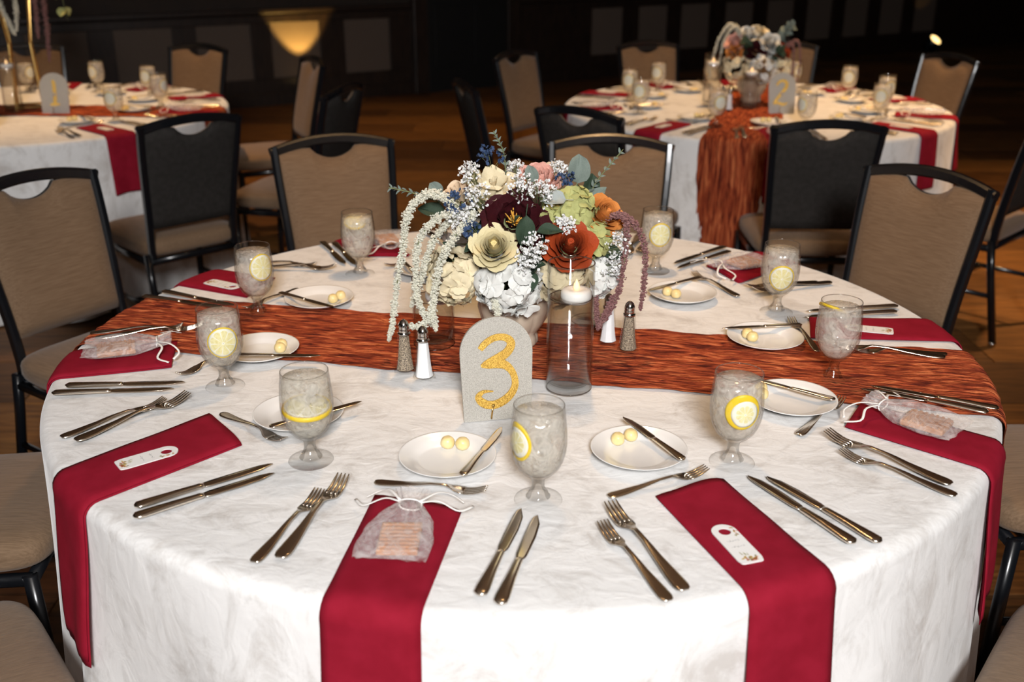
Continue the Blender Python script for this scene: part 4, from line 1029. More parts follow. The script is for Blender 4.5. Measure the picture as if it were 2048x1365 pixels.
def petal_vf(r0, L, W, a0, a1, ruf, seed, nu=8, nv=7, notch=0.0):
    N = 24; rho = [r0]; zz = [0.0]
    for i in range(N):
        v = (i+0.5)/N; a = a0+(a1-a0)*v**1.6
        rho.append(rho[-1]+math.sin(a)*L/N); zz.append(zz[-1]+math.cos(a)*L/N)
    def fn(i, j):
        u = -1+2*i; v = j
        ve = v*(1-0.20*u*u*v-notch*math.exp(-u*u*14)*v)
        k = ve*N; q = min(int(k), N-1); t = k-q
        r = lerp(rho[q], rho[q+1], t); z = lerp(zz[q], zz[q+1], t)
        hw = W/2*math.sqrt(math.sin(PI*(0.06+0.66*ve)))*(0.35+0.65*sm(ve*2.2))
        ps = u*hw/max(r, 0.42*W)
        r += ruf*noise.noise(Vector((u*2.2+seed, ve*2.5, seed*1.7)))*ve - 0.05*W*abs(u)**2*ve
        z += ruf*0.8*noise.noise(Vector((u*2.6, ve*2.2+seed, 3.1)))*ve
        return (r*math.cos(ps), r*math.sin(ps), z)
    return grid(fn, nu, nv)
ROSE = [(3, 0.13, 0.80, 0.62, 0.06, -0.10, 0.03), (4, 0.18, 0.80, 0.74, 0.10, 0.00, 0.03), (4, 0.23, 0.80, 0.82, 0.14, 0.12, 0.02), (4, 0.27, 0.79, 0.88, 0.18, 0.32, 0.00), (5, 0.31, 0.78, 0.92, 0.24, 0.54, -0.02), (5, 0.36, 0.78, 0.96, 0.32, 0.86, -0.05), (5, 0.41, 0.78, 1.0, 0.50, 1.18, -0.09), (6, 0.44, 0.78, 1.04, 0.78, 1.45, -0.14)]
BUD = [(2, 0.03, 0.85, 0.6, -0.05, -0.10, 0.1), (3, 0.12, 0.95, 0.95, 0.05, 0.02, 0.04), (4, 0.22, 1.0, 1.1, 0.22, 0.25, 0.0), (5, 0.30, 1.0, 1.15, 0.42, 0.75, -0.08)]
PEONY = [(5, 0.06, 0.55, 0.5, -0.05, -0.25, 0.12), (6, 0.16, 0.62, 0.6, 0.1, -0.2, 0.08), (7, 0.26, 0.70, 0.68, 0.25, 0.0, 0.04), (7, 0.34, 0.78, 0.75, 0.45, 0.25, 0.0), (7, 0.38, 0.82, 0.8, 0.75, 0.7, -0.06), (6, 0.38, 0.88, 0.85, 1.05, 1.1, -0.10)]
OPENP = [(6, 0.14, 0.50, 0.62, 0.45, -0.25, 0.0), (7, 0.20, 0.64, 0.78, 0.65, 0.05, -0.02), (8, 0.26, 0.76, 0.85, 0.90, 0.55, -0.06), (8, 0.28, 0.86, 0.92, 1.15, 1.05, -0.12)]
LOOSE = [(3, 0.06, 0.7, 0.7, 0.1, 0.2, 0.05), (4, 0.18, 0.85, 1.0, 0.35, 0.8, 0.0), (5, 0.24, 0.95, 1.1, 0.75, 1.3, -0.08)]
def flower(name, label, cat, pos, axis, R, layers, mat, matin=None, ruf=0.05, group=None, join=False, stamen=False, stem_to=None, spin=None):
    axis = Vector(axis).normalized(); base = Vector(pos)-axis*0.42*R
    rs = random.Random(int(abs(pos[0]*9999)+abs(pos[2]*777)))
    M = T(base) @ frame_z(axis, rs.uniform(0, 6) if spin is None else spin)
    jm = MB()
    if not join: t = thing(name, label, cat, group=group, M=M)
    for li, (n, r0, L, W, a0, a1, dz) in enumerate(layers):
        for k in range(n):
            ang = 2*PI*(k+0.5*(li % 2))/n+0.7*li+rs.uniform(-0.12, 0.12)
            Mk = T((0, 0, dz*R)) @ Matrix.Rotation(ang, 4, 'Z') @ Matrix.Scale(R*rs.uniform(0.95, 1.06), 4)
            mt = matin if (matin and li < 2) else mat
            var = k % 2
            if join: jm.add(petal_vf(r0, L, W, a0, a1, ruf, li*3.1+var, 4, 4), 0, Mk)
            else:
                key = (layers is ROSE, id(layers), li, var, mt, ruf)
                if key not in PCACHE:
                    PCACHE[key] = MB().add(petal_vf(r0, L, W, a0, a1, ruf, li*3.1+var*1.7)).mesh('petal', mt)
                put('petal', PCACHE[key], t, M=Mk)
    if layers is ROSE or layers is BUD:
        def hf(i, j):
            r = 0.15*j; th = 2*PI*i; sw = (i+r/0.055) % 1.0
            return (r*math.cos(th), r*math.sin(th), 0.68-1.4*r*r+0.075*sw*min(1, r/0.03)-(0.5*max(0, j-0.85)))
        hv = grid(hf, 26, 15, cu=True)
        if join: jm.add(hv, 0, Matrix.Scale(R, 4))
        else:
            key = ('heart', matin or mat)
            if key not in PCACHE: PCACHE[key] = MB().add(hv).mesh('petal_heart', matin or mat)
            put('petal_heart', PCACHE[key], t, M=Matrix.Scale(R, 4))
    if stamen and not join:
        sb = MB()
        for k in range(34):
            a = rs.uniform(0, 6.28); d = rs.uniform(0.02, 0.16)*R; e = rs.uniform(0.10, 0.30)*R
            p0 = (d*0.4*math.cos(a), d*0.4*math.sin(a), 0.05*R); p1 = (math.cos(a)*(d+e*0.5), math.sin(a)*(d+e*0.5), 0.30*R+0.2*R*rs.random())
            sb.add(tube([p0, p1], [0.0007, 0.0012], 4))
        s = sb.obj('stamens', 'stamen_gold', t); s['kind'] = 'stuff'
    if join:
        o = jm.obj(name, mat, M=M); return tag(o, label, cat, group)
    inv = M.inverted(); e = inv @ Vector(stem_to or (0, 0, TZ+0.09))
    MB().add(tube([(0, 0, 0.02*R), tuple(e*0.5+Vector((0, 0, -0.1*R))), tuple(e)], 0.0022, 5)).obj('stem', 'stem_green', t)
    MB().add(lathe([(0, -0.02*R), (0.16*R, 0.0), (0.34*R, 0.10*R), (0.30*R, 0.14*R), (0, 0.05*R)], 10)).obj('calyx', 'stem_green', t)
    return t
def floret_vf(seed):
    mb = MB()
    for k in range(4):
        def fn(i, j):
            u = -1+2*i; v = j
            hw = 0.66*math.sqrt(max(math.sin(PI*(0.05+0.74*v)), 0))*sm(v*1.5+0.12)
            x = v*(1-0.20*u*u-0.10*math.exp(-u*u*12)*v*v); z = 0.30*v+0.30*v*u*u*math.cos(seed+k*1.9)-0.42*v*v*(0.6+0.5*math.sin(seed*2+k*2.3))+0.16*noise.noise(Vector((u*1.6+seed*3, v*1.6, k*1.3)))
            return (x, u*hw, z+0.012*k)
        mb.add(grid(fn, 7, 6), 0, Matrix.Rotation(PI/2*k+0.1*math.sin(seed+k), 4, 'Z'))
    return mb
def hydrangea(name, label, pos, R, mat, n, axis, group=None, join=False, fr=0.0165, flat=1.0, spread=0.05):
    axis = Vector(axis).normalized(); M = T(pos) @ frame_z(axis)
    rs = random.Random(int(abs(pos[0]*5555)+abs(pos[2]*333)+n))
    t = None if join else thing(name, label, 'flower', group=group, M=M)
    jm = MB()
    for k in range(n):
        zc = 1-(k+0.5)/n*(1.25); a = k*2.39996; s = math.sqrt(max(1-zc*zc, 0))
        d = Vector((s*math.cos(a), s*math.sin(a), zc))
        d = (d+Vector((rs.uniform(-1, 1), rs.uniform(-1, 1), rs.uniform(-1, 1)))*0.16).normalized()
        p = Vector((d.x*R, d.y*R, d.z*R*flat))*rs.uniform(0.88, 1.04)
        tilt = (d+Vector((rs.uniform(-1, 1), rs.uniform(-1, 1), rs.uniform(-1, 1)))*0.30).normalized()
        Mk = T(p) @ frame_z(tilt, rs.uniform(0, 6)) @ Matrix.Scale(fr*rs.uniform(0.85, 1.15), 4)
        if join: vf = floret_vf(k % 4); jm.add((vf.v, vf.f), 0, Mk)
        else:
            key = ('floret', mat, k % 4)
            if key not in PCACHE: PCACHE[key] = floret_vf(k % 4*1.7).mesh('floret', mat)
            put('floret', PCACHE[key], t, M=Mk)
    if join:
        o = jm.obj(name, mat, M=M); return tag(o, label, 'flower', group)
    e = M.inverted() @ Vector((0, 0, TZ+0.09))
    sb = MB()
    for k in range(10):
        a = k*2.4; sb.add(tube([(0, 0, -0.3*R), (0.8*R*math.cos(a)*0.8, 0.8*R*math.sin(a)*0.8, R*(0.75-0.1*k))], 0.0012, 4))
    sb.add(tube([(0, 0, -0.2*R), tuple(e)], 0.0024, 5))
    sb.obj('stems', 'stem_green', t)
    return t
def blob_vf(r, p, rs):
    v = []; 
    for d in ((1, 0, 0), (-1, 0, 0), (0, 1, 0), (0, -1, 0), (0, 0, 1), (0, 0, -1)):
        v.append(Vector(p)+Vector(d)*r*rs.uniform(0.6, 1.25))
    return v, [(0, 2, 4), (2, 1, 4), (1, 3, 4), (3, 0, 4), (2, 0, 5), (1, 2, 5), (3, 1, 5), (0, 3, 5)]
def tassel_vf(pts, r0, r1, dens, seed, jit=0.006):
    rs = random.Random(seed); P = spline(pts, 60); mb = MB()
    L = sum((P[i+1]-P[i]).length for i in range(59)); n = int(L*dens)
    for k in range(n):
        t = rs.random(); i = min(int(t*59), 58); q = P[i].lerp(P[i+1], t*59-i)
        env = lerp(r0, r1, t)*(0.72+0.75*noise.noise(Vector((t*L*110, seed, 0))))*(1 if t > 0.03 else 0.6)*(min(1, (1-t)*7+0.35))
        d = Vector((rs.gauss(0, 1), rs.gauss(0, 1), rs.gauss(0, 1))).normalized()
        mb.add(blob_vf(rs.uniform(0.0018, 0.0034), q+d*env*rs.uniform(0.35, 1.0), rs))
    mb2 = MB().add(tube(P[::3], 0.0012, 5))
    return mb, mb2
def tassel(label, strands, mat, seed, group='drooping amaranthus tassels', off=(0, 0, 0), r0=0.0095, r1=0.0055, dens=5200):
    t = thing('amaranthus_spray', label, 'flower', off, 0, group)
    for i, s in enumerate(strands):
        a, b = tassel_vf(s, r0, r1, dens, seed+i)
        o = a.obj('tassel', mat, t, False); o['kind'] = 'stuff'
        b.obj('stem', 'stem_green', t)
    return t
def tiny_bloom(mb, p, r, rs, mat):
    ax = Vector((rs.uniform(-1, 1), rs.uniform(-1, 1), rs.uniform(-0.2, 1))).normalized(); M = T(p) @ frame_z(ax)
    for k in range(5):
        a = k*2*PI/5
        v = [M @ Vector(q) for q in ((0, 0, 0), (r*0.8*math.cos(a-0.62), r*0.8*math.sin(a-0.62), r*0.25), (r*1.05*math.cos(a), r*1.05*math.sin(a), r*0.40), (r*0.8*math.cos(a+0.62), r*0.8*math.sin(a+0.62), r*0.25))]
        mb.add((v, [(0, 1, 2, 3)]), mat)
def filler(name, label, pos, R, mat, n, seed, br=0.0030, group=None, root=(0, 0, TZ+0.15), cat='flower'):
    rs = random.Random(seed); pos = Vector(pos); root = Vector(root)
    t = thing(name, label, cat, pos, 0, group)
    sb = MB(); bb = MB(); dirv = (pos-root).normalized(); b0 = -dirv*R*1.6
    sb.add(tube([tuple(root-pos), tuple(b0)], 0.0011, 4))
    for k in range(n):
        d = Vector((rs.gauss(0, 1), rs.gauss(0, 1), rs.gauss(0, 1))).normalized()
        if d.dot(dirv) < -0.5: d = -d
        p = d*R*rs.uniform(0.45, 1.05)
        if k % 4 == 0: sb.add(tube([tuple(b0), tuple(p*0.55+b0*0.25), tuple(p)], 0.0005, 3))
        for q in range(2):
            tiny_bloom(bb, p+Vector((rs.uniform(-1, 1), rs.uniform(-1, 1), rs.uniform(-1, 1)))*br*0.9, br*rs.uniform(0.7, 1.15), rs, 0)
    o = bb.obj('blossoms', mat, t, False); o['kind'] = 'stuff'
    o = sb.obj('stems', 'stem_green', t); o['kind'] = 'stuff'
    return t
def leaf_me(mat, asp, key):
    if (key, mat) in PCACHE: return PCACHE[(key, mat)]
    def fn(i, j):
        u = -1+2*i; v = j
        hw = (asp*1.12*math.sqrt(max(0.0, 1-(2*v**0.9-1)**2)) if asp > 0.32 else asp*math.sin(PI*v**0.8)**0.75) if 0 < v < 1 else 0.02
        return (v, u*hw, 0.22*abs(u)*hw*2+0.06*math.sin(v*3)-0.14*v*v+0.03*math.sin(u*5+v*7))
    me = MB().add(grid(fn, 7, 9)).add(tube([(-0.35, 0, 0), (0, 0, 0.0), (0.9, 0, -0.03)], [0.02, 0.018, 0.006], 4)).mesh('leaf', mat)
    PCACHE[(key, mat)] = me; return me
def leaf_matrix(p, direction, up, L):
    x = Vector(direction).normalized(); z = Vector(up); z = (z-x*z.dot(x)).normalized(); y = z.cross(x)
    return Matrix(((x.x*L, y.x*L, z.x*L, p[0]), (x.y*L, y.y*L, z.y*L, p[1]), (x.z*L, y.z*L, z.z*L, p[2]), (0, 0, 0, 1)))
def sprig(label, pts, mat, n, L0, L1, asp, seed, group='eucalyptus sprigs', cat='leaf sprig', name='eucalyptus_sprig', both=True):
    rs = random.Random(seed); o0 = Vector(pts[0]); P = spline([Vector(p)-o0 for p in pts], 30)
    t = thing(name, label, cat, o0, 0, group)
    MB().add(tube(P[::3]+[P[-1]], [0.0013]*10+[0.0006], 5)).obj('stem', 'stem_green', t)
    for k in range(n):
        f = 0.15+0.85*(k+0.5)/n; i = min(int(f*29), 28); q = P[i]; tg = (P[min(i+1, 29)]-P[i-1]).normalized()
        L = lerp(L0, L1, f)
        sd = tg.cross(Vector((0, -1, 0.3))).normalized(); ph = rs.uniform(-0.7, 0.7)+(PI/2 if k % 2 and both else 0)
        for s in (-1, 1):
            dr = (tg*0.8+(sd*math.cos(ph)+Vector((0, -1, 0.3))*math.sin(ph))*s*0.9)
            put('leaf', leaf_me(mat, asp, asp), t, M=leaf_matrix(q, dr, Vector((rs.uniform(-0.4, 0.4), -0.7, 0.8)), L*rs.uniform(0.85, 1.1)))
    return t
def big_leaf(label, p, direction, up, L, mat, asp=0.36, root=(0, 0, TZ+0.14), group='single foliage leaves'):
    t = thing('foliage_leaf', label, 'leaf', p, 0, group)
    put('leaf', leaf_me(mat, asp, asp), t, M=leaf_matrix((0, 0, 0), direction, up, L))
    MB().add(tube([tuple(Vector(root)-Vector(p)), (0, 0, 0)], 0.0012, 4)).obj('stem', 'stem_green', t)
    return t
def vase():
    t = thing('flower_vase', 'beige ribbed pottery vase holding the bouquet on the rust runner', 'vase', (-0.012, -0.002, TZ+0.006))
    rf = lambda a, z: 1+0.05*(abs(math.cos(5*a))**0.6-0.5)
    MB().add(lathe([(0, 0.0), (0.046, 0.0), (0.049, 0.006), (0.048, 0.018), (0.045, 0.026), (0.054, 0.036), (0.066, 0.056), (0.0725, 0.080), (0.071, 0.104), (0.064, 0.122), (0.060, 0.126), (0.056, 0.122), (0.062, 0.10), (0.055, 0.05), (0, 0.03)], 100, rf)).obj('body', 'vase_clay', t)
    MB().add(lathe([(0, 0.112), (0.03, 0.114), (0.054, 0.108)], 24)).obj('foam', 'leaf_dark', t)
vase()
Z = TZ
def FZ(p): return (p[0], p[1], p[2]+TZ)
GB = 'flowers of the foreground bouquet'
flower('rose', 'large cream rose with yellow heart low in the bouquet middle', 'flower', FZ((-0.049, -0.135, 0.252)), (-0.03, -0.72, 0.62), 0.046, ROSE, 'petal_cream', 'petal_cream_in', group=GB)
flower('rose', 'deep rust-red rose above the tall glass cylinder', 'flower', FZ((0.093, -0.118, 0.250)), (0.05, -0.75, 0.62), 0.051, ROSE, 'petal_rust', group=GB, ruf=0.04)
flower('rose', 'amber orange rose at the right side of the bouquet', 'flower', FZ((0.166, -0.035, 0.288)), (0.42, -0.62, 0.62), 0.042, ROSE, 'petal_orange', group=GB)
flower('peony', 'dark burgundy velvet peony with gold stamens in the bouquet centre', 'flower', FZ((-0.012, -0.098, 0.296)), (0.0, -0.78, 0.62), 0.066, OPENP, 'petal_burgundy', ruf=0.11, group=GB, stamen=True)
flower('peony', 'pale pink peony at the top of the bouquet', 'flower', FZ((0.037, 0.0, 0.350)), (0.1, -0.45, 0.88), 0.048, PEONY, 'petal_pink', ruf=0.12, group=GB)
flower('rosebud', 'peach rosebud at the upper left of the bouquet', 'flower', FZ((-0.122, -0.03, 0.325)), (-0.42, -0.35, 0.84), 0.034, BUD, 'petal_peach', group=GB)
flower('rosebud', 'tiny cream rosebud between baby breath at the bouquet top left', 'flower', FZ((-0.090, 0.0, 0.348)), (-0.3, -0.4, 0.86), 0.024, BUD, 'petal_cream', group=GB)
flower('open_rose', 'loose cream flower with broad petals at the bouquet top', 'flower', FZ((-0.053, -0.025, 0.342)), (0.05, -0.55, 0.83), 0.050, LOOSE, 'petal_butter', ruf=0.10, group=GB)
flower('open_rose', 'second loose cream flower just below the broad-petalled top one', 'flower', FZ((-0.062, -0.045, 0.322)), (-0.1, -0.8, 0.55), 0.034, LOOSE, 'petal_butter', ruf=0.10, group=GB)
flower('rosebud', 'peach bud right behind the pink peony', 'flower', FZ((0.066, 0.03, 0.358)), (0.2, -0.3, 0.93), 0.024, BUD, 'petal_peach', group=GB)
flower('rose', 'cream rose on the far side of the bouquet', 'flower', FZ((-0.06, 0.11, 0.29)), (-0.2, 0.75, 0.62), 0.046, ROSE, 'petal_cream', group=GB)
hydrangea('hydrangea', 'big white hydrangea head hanging over the vase rim', FZ((-0.020, -0.085, 0.170)), 0.064, 'petal_white', 36, (0.05, -0.86, 0.10), GB, fr=0.0245)
hydrangea('hydrangea', 'butter-cream hydrangea at the lower left of the bouquet', FZ((-0.125, -0.055, 0.170)), 0.052, 'petal_butter', 30, (-0.45, -0.78, 0.12), GB, fr=0.0215)
hydrangea('hydrangea', 'butter-cream hydrangea behind the tall cylinder vase', FZ((0.080, -0.070, 0.170)), 0.052, 'petal_butter', 30, (0.2, -0.88, 0.15), GB, fr=0.0215)
hydrangea('hydrangea', 'white hydrangea at the lower right, behind mauve tassels', FZ((0.148, -0.01, 0.160)), 0.048, 'petal_white', 28, (0.6, -0.7, 0.15), GB, fr=0.021)
hydrangea('hydrangea', 'pale green hydrangea between the pink peony and orange rose', FZ((0.100, -0.035, 0.288)), 0.044, 'petal_green', 26, (0.15, -0.62, 0.7), GB, fr=0.0215)
hydrangea('hydrangea', 'small pale green hydrangea right of the burgundy peony', FZ((0.050, -0.045, 0.284)), 0.030, 'petal_green', 14, (0.0, -0.7, 0.65), GB, fr=0.017)
hydrangea('hydrangea', 'small pale green hydrangea below the orange rose', FZ((0.142, -0.045, 0.240)), 0.032, 'petal_green', 14, (0.4, -0.8, 0.3), GB, fr=0.017)
hydrangea('hydrangea', 'white hydrangea on the far left back of the bouquet', FZ((-0.10, 0.085, 0.20)), 0.056, 'petal_white', 24, (-0.5, 0.75, 0.3), GB, fr=0.020)
hydrangea('hydrangea', 'butter-cream hydrangea on the far right back of the bouquet', FZ((0.09, 0.095, 0.21)), 0.058, 'petal_butter', 24, (0.45, 0.75, 0.35), GB, fr=0.020)
WS = {'w1': [(-0.118, -0.06, 0.305), (-0.151, -0.08, 0.334), (-0.184, -0.08, 0.333), (-0.213, -0.08, 0.297), (-0.226, -0.08, 0.229), (-0.242, -0.08, 0.147), (-0.25, -0.08, 0.085), (-0.261, -0.08, 0.040)],
      'w2': [(-0.117, -0.07, 0.302), (-0.16, -0.1, 0.293), (-0.191, -0.1, 0.254), (-0.201, -0.1, 0.195), (-0.2, -0.1, 0.144), (-0.187, -0.1, 0.103), (-0.168, -0.1, 0.077)],
      'w3': [(-0.085, -0.08, 0.303), (-0.127, -0.12, 0.26), (-0.152, -0.12, 0.211), (-0.165, -0.12, 0.151), (-0.168, -0.12, 0.11), (-0.163, -0.12, 0.077)],
      'w4': [(-0.11, -0.05, 0.292), (-0.144, -0.06, 0.272), (-0.172, -0.06, 0.232), (-0.188, -0.06, 0.182), (-0.205, -0.06, 0.13), (-0.216, -0.06, 0.104)],
      'w5': [(-0.168, -0.118, 0.130), (-0.176, -0.118, 0.098), (-0.195, -0.115, 0.085), (-0.22, -0.11, 0.082), (-0.234, -0.11, 0.087)],
      'w6': [(-0.055, -0.10, 0.160), (-0.048, -0.135, 0.140), (-0.045, -0.135, 0.124), (-0.039, -0.135, 0.098)],
      'm1': [(0.150, -0.03, 0.270), (0.187, -0.06, 0.291), (0.203, -0.06, 0.276), (0.205, -0.06, 0.231), (0.199, -0.06, 0.16), (0.188, -0.06, 0.119), (0.171, -0.06, 0.076)],
      'm2': [(0.155, -0.02, 0.270), (0.193, -0.04, 0.286), (0.225, -0.04, 0.264), (0.245, -0.04, 0.215), (0.246, -0.04, 0.153), (0.241, -0.04, 0.09)],
      'm3': [(0.140, -0.02, 0.16), (0.149, -0.05, 0.126), (0.152, -0.05, 0.094), (0.157, -0.05, 0.057)],
      'm4': [(0.185, -0.055, 0.125), (0.170, -0.06, 0.092), (0.155, -0.06, 0.055)]}
def up_(l): return [FZ(p) for p in l]
tassel('arching cream-white amaranthus tassel, outermost on the bouquet left', [up_(WS['w1'])], 'amaranth_white', 1, r0=0.0155, r1=0.0085)
tassel('cream-white amaranthus tassels falling in front of the left candle vase', [up_(WS['w3']), up_(WS['w5'])], 'amaranth_white', 21, r0=0.0145, r1=0.0085)
tassel('cream-white amaranthus tassels between the outermost and the front ones', [up_(WS['w2']), up_(WS['w4'])], 'amaranth_white', 41, r0=0.0140, r1=0.0080)
tassel('short cream amaranthus tip hanging above the number sign', [up_(WS['w6'])], 'amaranth_white', 61, r0=0.011, r1=0.010)
tassel('dusty mauve amaranthus tassels at the right of the bouquet', [up_(WS['m1']), up_(WS['m2'])], 'amaranth_mauve', 81, r0=0.0110, r1=0.0075, dens=3600)
tassel('short mauve amaranthus tips beside the right salt shaker', [up_(WS['m3']), up_(WS['m4'])], 'amaranth_mauve', 91, r0=0.009, r1=0.0065)
BB = [(-0.096, -0.02, 0.36, 0.025, 'at the upper left of the bouquet'), (-0.081, -0.07, 0.328, 0.0284, 'below the peach rosebud'), (-0.0, -0.06, 0.345, 0.0303, 'left of the pink peony'), (0.040, -0.085, 0.338, 0.0301, 'above the burgundy peony, right side'),
      (0.026, -0.15, 0.255, 0.0258, 'between the cream and rust roses'), (0.016, -0.145, 0.228, 0.0290, 'over the big white hydrangea'), (0.184, -0.045, 0.226, 0.0352, 'right of the rust rose'), (0.074, 0.02, 0.361, 0.0216, 'right of the pink peony top'),
      (-0.009, 0.02, 0.363, 0.0176, 'at the very top, beside the tall sprig'), (0.172, -0.05, 0.183, 0.0275, 'at the lower right by white hydrangea'), (-0.105, -0.085, 0.287, 0.0266, 'among the white tassels'), (0.084, -0.105, 0.283, 0.0207, 'just above the rust rose')]
for i, (x, y, z, r, w) in enumerate(BB):
    filler('babys_breath', 'spray of tiny white filler blossoms ' + w, FZ((x, y, z)), r, 'breath_white', int(56+r*1500), 100+i, 0.0028, 'white filler sprays')
BL = [(-0.06, 0.0, 0.387, 0.026, 'standing up at the bouquet top'), (-0.119, -0.075, 0.319, 0.0246, 'before the peach rosebud'), (0.09, 0.0, 0.341, 0.0234, 'beside the large grey leaf'), (-0.090, -0.10, 0.273, 0.0208, 'left of the burgundy peony')]
for i, (x, y, z, r, w) in enumerate(BL):
    filler('blue_thistle', 'spray of small dusky blue blooms ' + w, FZ((x, y, z)), r, 'blue_bloom', 26, 200+i, 0.0048, 'blue filler sprays')
SPR = [[(-0.027, 0.0, 0.30), (-0.031, 0.0, 0.393), (-0.052, 0.0, 0.441)], [(0.123, 0.0, 0.290), (0.153, 0.02, 0.341), (0.202, 0.03, 0.400)], [(-0.13, 0.0, 0.290), (-0.203, -0.02, 0.323), (-0.254, -0.03, 0.338)]]
for s, w in zip(SPR, ('rising from the bouquet top', 'pointing to the upper right', 'pointing left above the white tassels')):
    sprig('thin grey-green eucalyptus sprig ' + w, up_(s), 'euca_grey', 9, 0.018, 0.011, 0.20, 7)
big_leaf('large round grey-green leaf upright at the bouquet top right', FZ((0.113, 0.02, 0.335)), (0.05, 0, 1), (0.1, -1, 0.1), 0.056, 'euca_grey', 0.36)
big_leaf('pale silver round leaf above the green hydrangea', FZ((0.085, -0.08, 0.326)), (-1, -0.1, 0.05), (0, -0.7, 0.8), 0.044, 'euca_pale', 0.34)
big_leaf('grey leaf lying across the pink peony', FZ((0.026, -0.045, 0.352)), (-0.3, -0.1, 0.9), (0, -1, 0.3), 0.034, 'euca_grey', 0.34)
big_leaf('dark veined leaf hanging before the burgundy peony', FZ((0.010, -0.140, 0.312)), (-0.12, -0.05, -1), (0.2, -1, 0.1), 0.060, 'leaf_dark', 0.30)
big_leaf('dark leaf between the cream rose and the rust rose', FZ((0.030, -0.120, 0.275)), (0.9, -0.1, 0.1), (0, -0.6, 0.8), 0.050, 'leaf_dark', 0.26)
big_leaf('slate leaf behind the green hydrangea', FZ((0.130, 0.03, 0.300)), (0.3, 0, 1), (0.4, -1, 0), 0.052, 'leaf_dark', 0.34)
big_leaf('slate grey leaf beside the upper right sprig', FZ((0.138, 0.02, 0.296)), (0.7, 0, 0.7), (-0.3, -1, 0.4), 0.044, 'euca_grey', 0.30)
big_leaf('green leaf inside the arch of white tassels', FZ((-0.145, -0.03, 0.285)), (-1, 0, 0.25), (0.1, -0.8, 0.6), 0.055, 'leaf_dark', 0.30)
big_leaf('small round leaf peeking over the white arch', FZ((-0.155, 0.0, 0.318)), (-0.6, 0, 0.6), (0, -1, 0.3), 0.030, 'euca_grey', 0.40)
big_leaf('dark leaf below the orange rose', FZ((0.160, -0.03, 0.215)), (0.8, -0.2, -0.3), (0, -0.8, 0.6), 0.050, 'leaf_dark', 0.30)
rl = random.Random(3)
for k in range(12):
    a = k*2*PI/12+0.2; e = 0.35+0.35*(k % 3)
    d = Vector((math.cos(a)*math.cos(e), math.sin(a)*math.cos(e), math.sin(e)))
    c = Vector((0, 0, TZ+0.15))
    sprig('dark green leaf sprig filling the bouquet, pointing ' + ['right', 'right and back', 'back right', 'back', 'back left', 'left and back', 'left', 'left and forward', 'forward left', 'forward', 'forward right', 'right and forward'][k],
          [tuple(c+d*0.02), tuple(c+d*0.08+Vector((0, 0, 0.01))), tuple(c+d*0.15)], 'leaf_dark', 5, 0.05, 0.042, 0.28, 300+k, 'dark leaf sprigs inside the bouquet', name='leaf_sprig')
# ================================================================== the two tables behind
DIRN = ['front', 'front right', 'right front', 'right', 'right back', 'back right', 'back left', 'left back', 'left', 'left front']
def far_table(c, num, napk, seed, rang):
    for i, na in enumerate(napk):
        if na is None: continue
        bag = i % 2 == 0
        s = std_place(na+13.5, bag)
        s['df'] = s['df'] if i in rang else None
        lay_place('F', s, 'at the %s place of the %s table' % (DIRN[i], {'1': 'left rear', '2': 'right rear'}[num]), c, seed, True, bag, ' on table '+num)
far_table(T2, '2', [-95, -50, -22, 14, 45, 86, 118, 150, 186, 229], 3.7, (0, 1, 2, 8, 9))
far_table(T1, '1', [-94, -44, -6, 30, 66, 100, None, None, None, -128], 2.3, (0, 1, 2))
number_sign((1.236-0.0, 2.86), 0.05, '2', 'ivory glitter arch sign with a gold number 2, right back table', 0.2)
number_sign((-2.13, 2.85), 0.12, '1', 'ivory glitter arch sign with a gold number 1, left back table', 0.2)
cylinder_vase((1.12, 3.02), 0.0425, 0.20, 0.155, 'glass cylinder vase before the bouquet on table 2', (0.0, 0.0), 'lit floating candle before the bouquet on table 2')
cylinder_vase((0.95, 3.10), 0.0425, 0.24, 0.19, 'tall glass cylinder left of the bouquet on table 2', (0.0, 0.0), 'floating candle in the tall cylinder left of the table 2 bouquet')
cylinder_vase((-2.36, 2.93), 0.0425, 0.243, 0.20, 'tall glass cylinder with candle by the gold stand on table 1', (0.0, 0.0), 'lit floating candle by the gold stand on table 1')
shaker((1.005, 2.93), 'salt', 'white salt shaker on the rust runner of table 2', 0.3)
shaker((0.985, 2.99), 'pepper', 'pepper shaker beside the salt on table 2', 0.3)
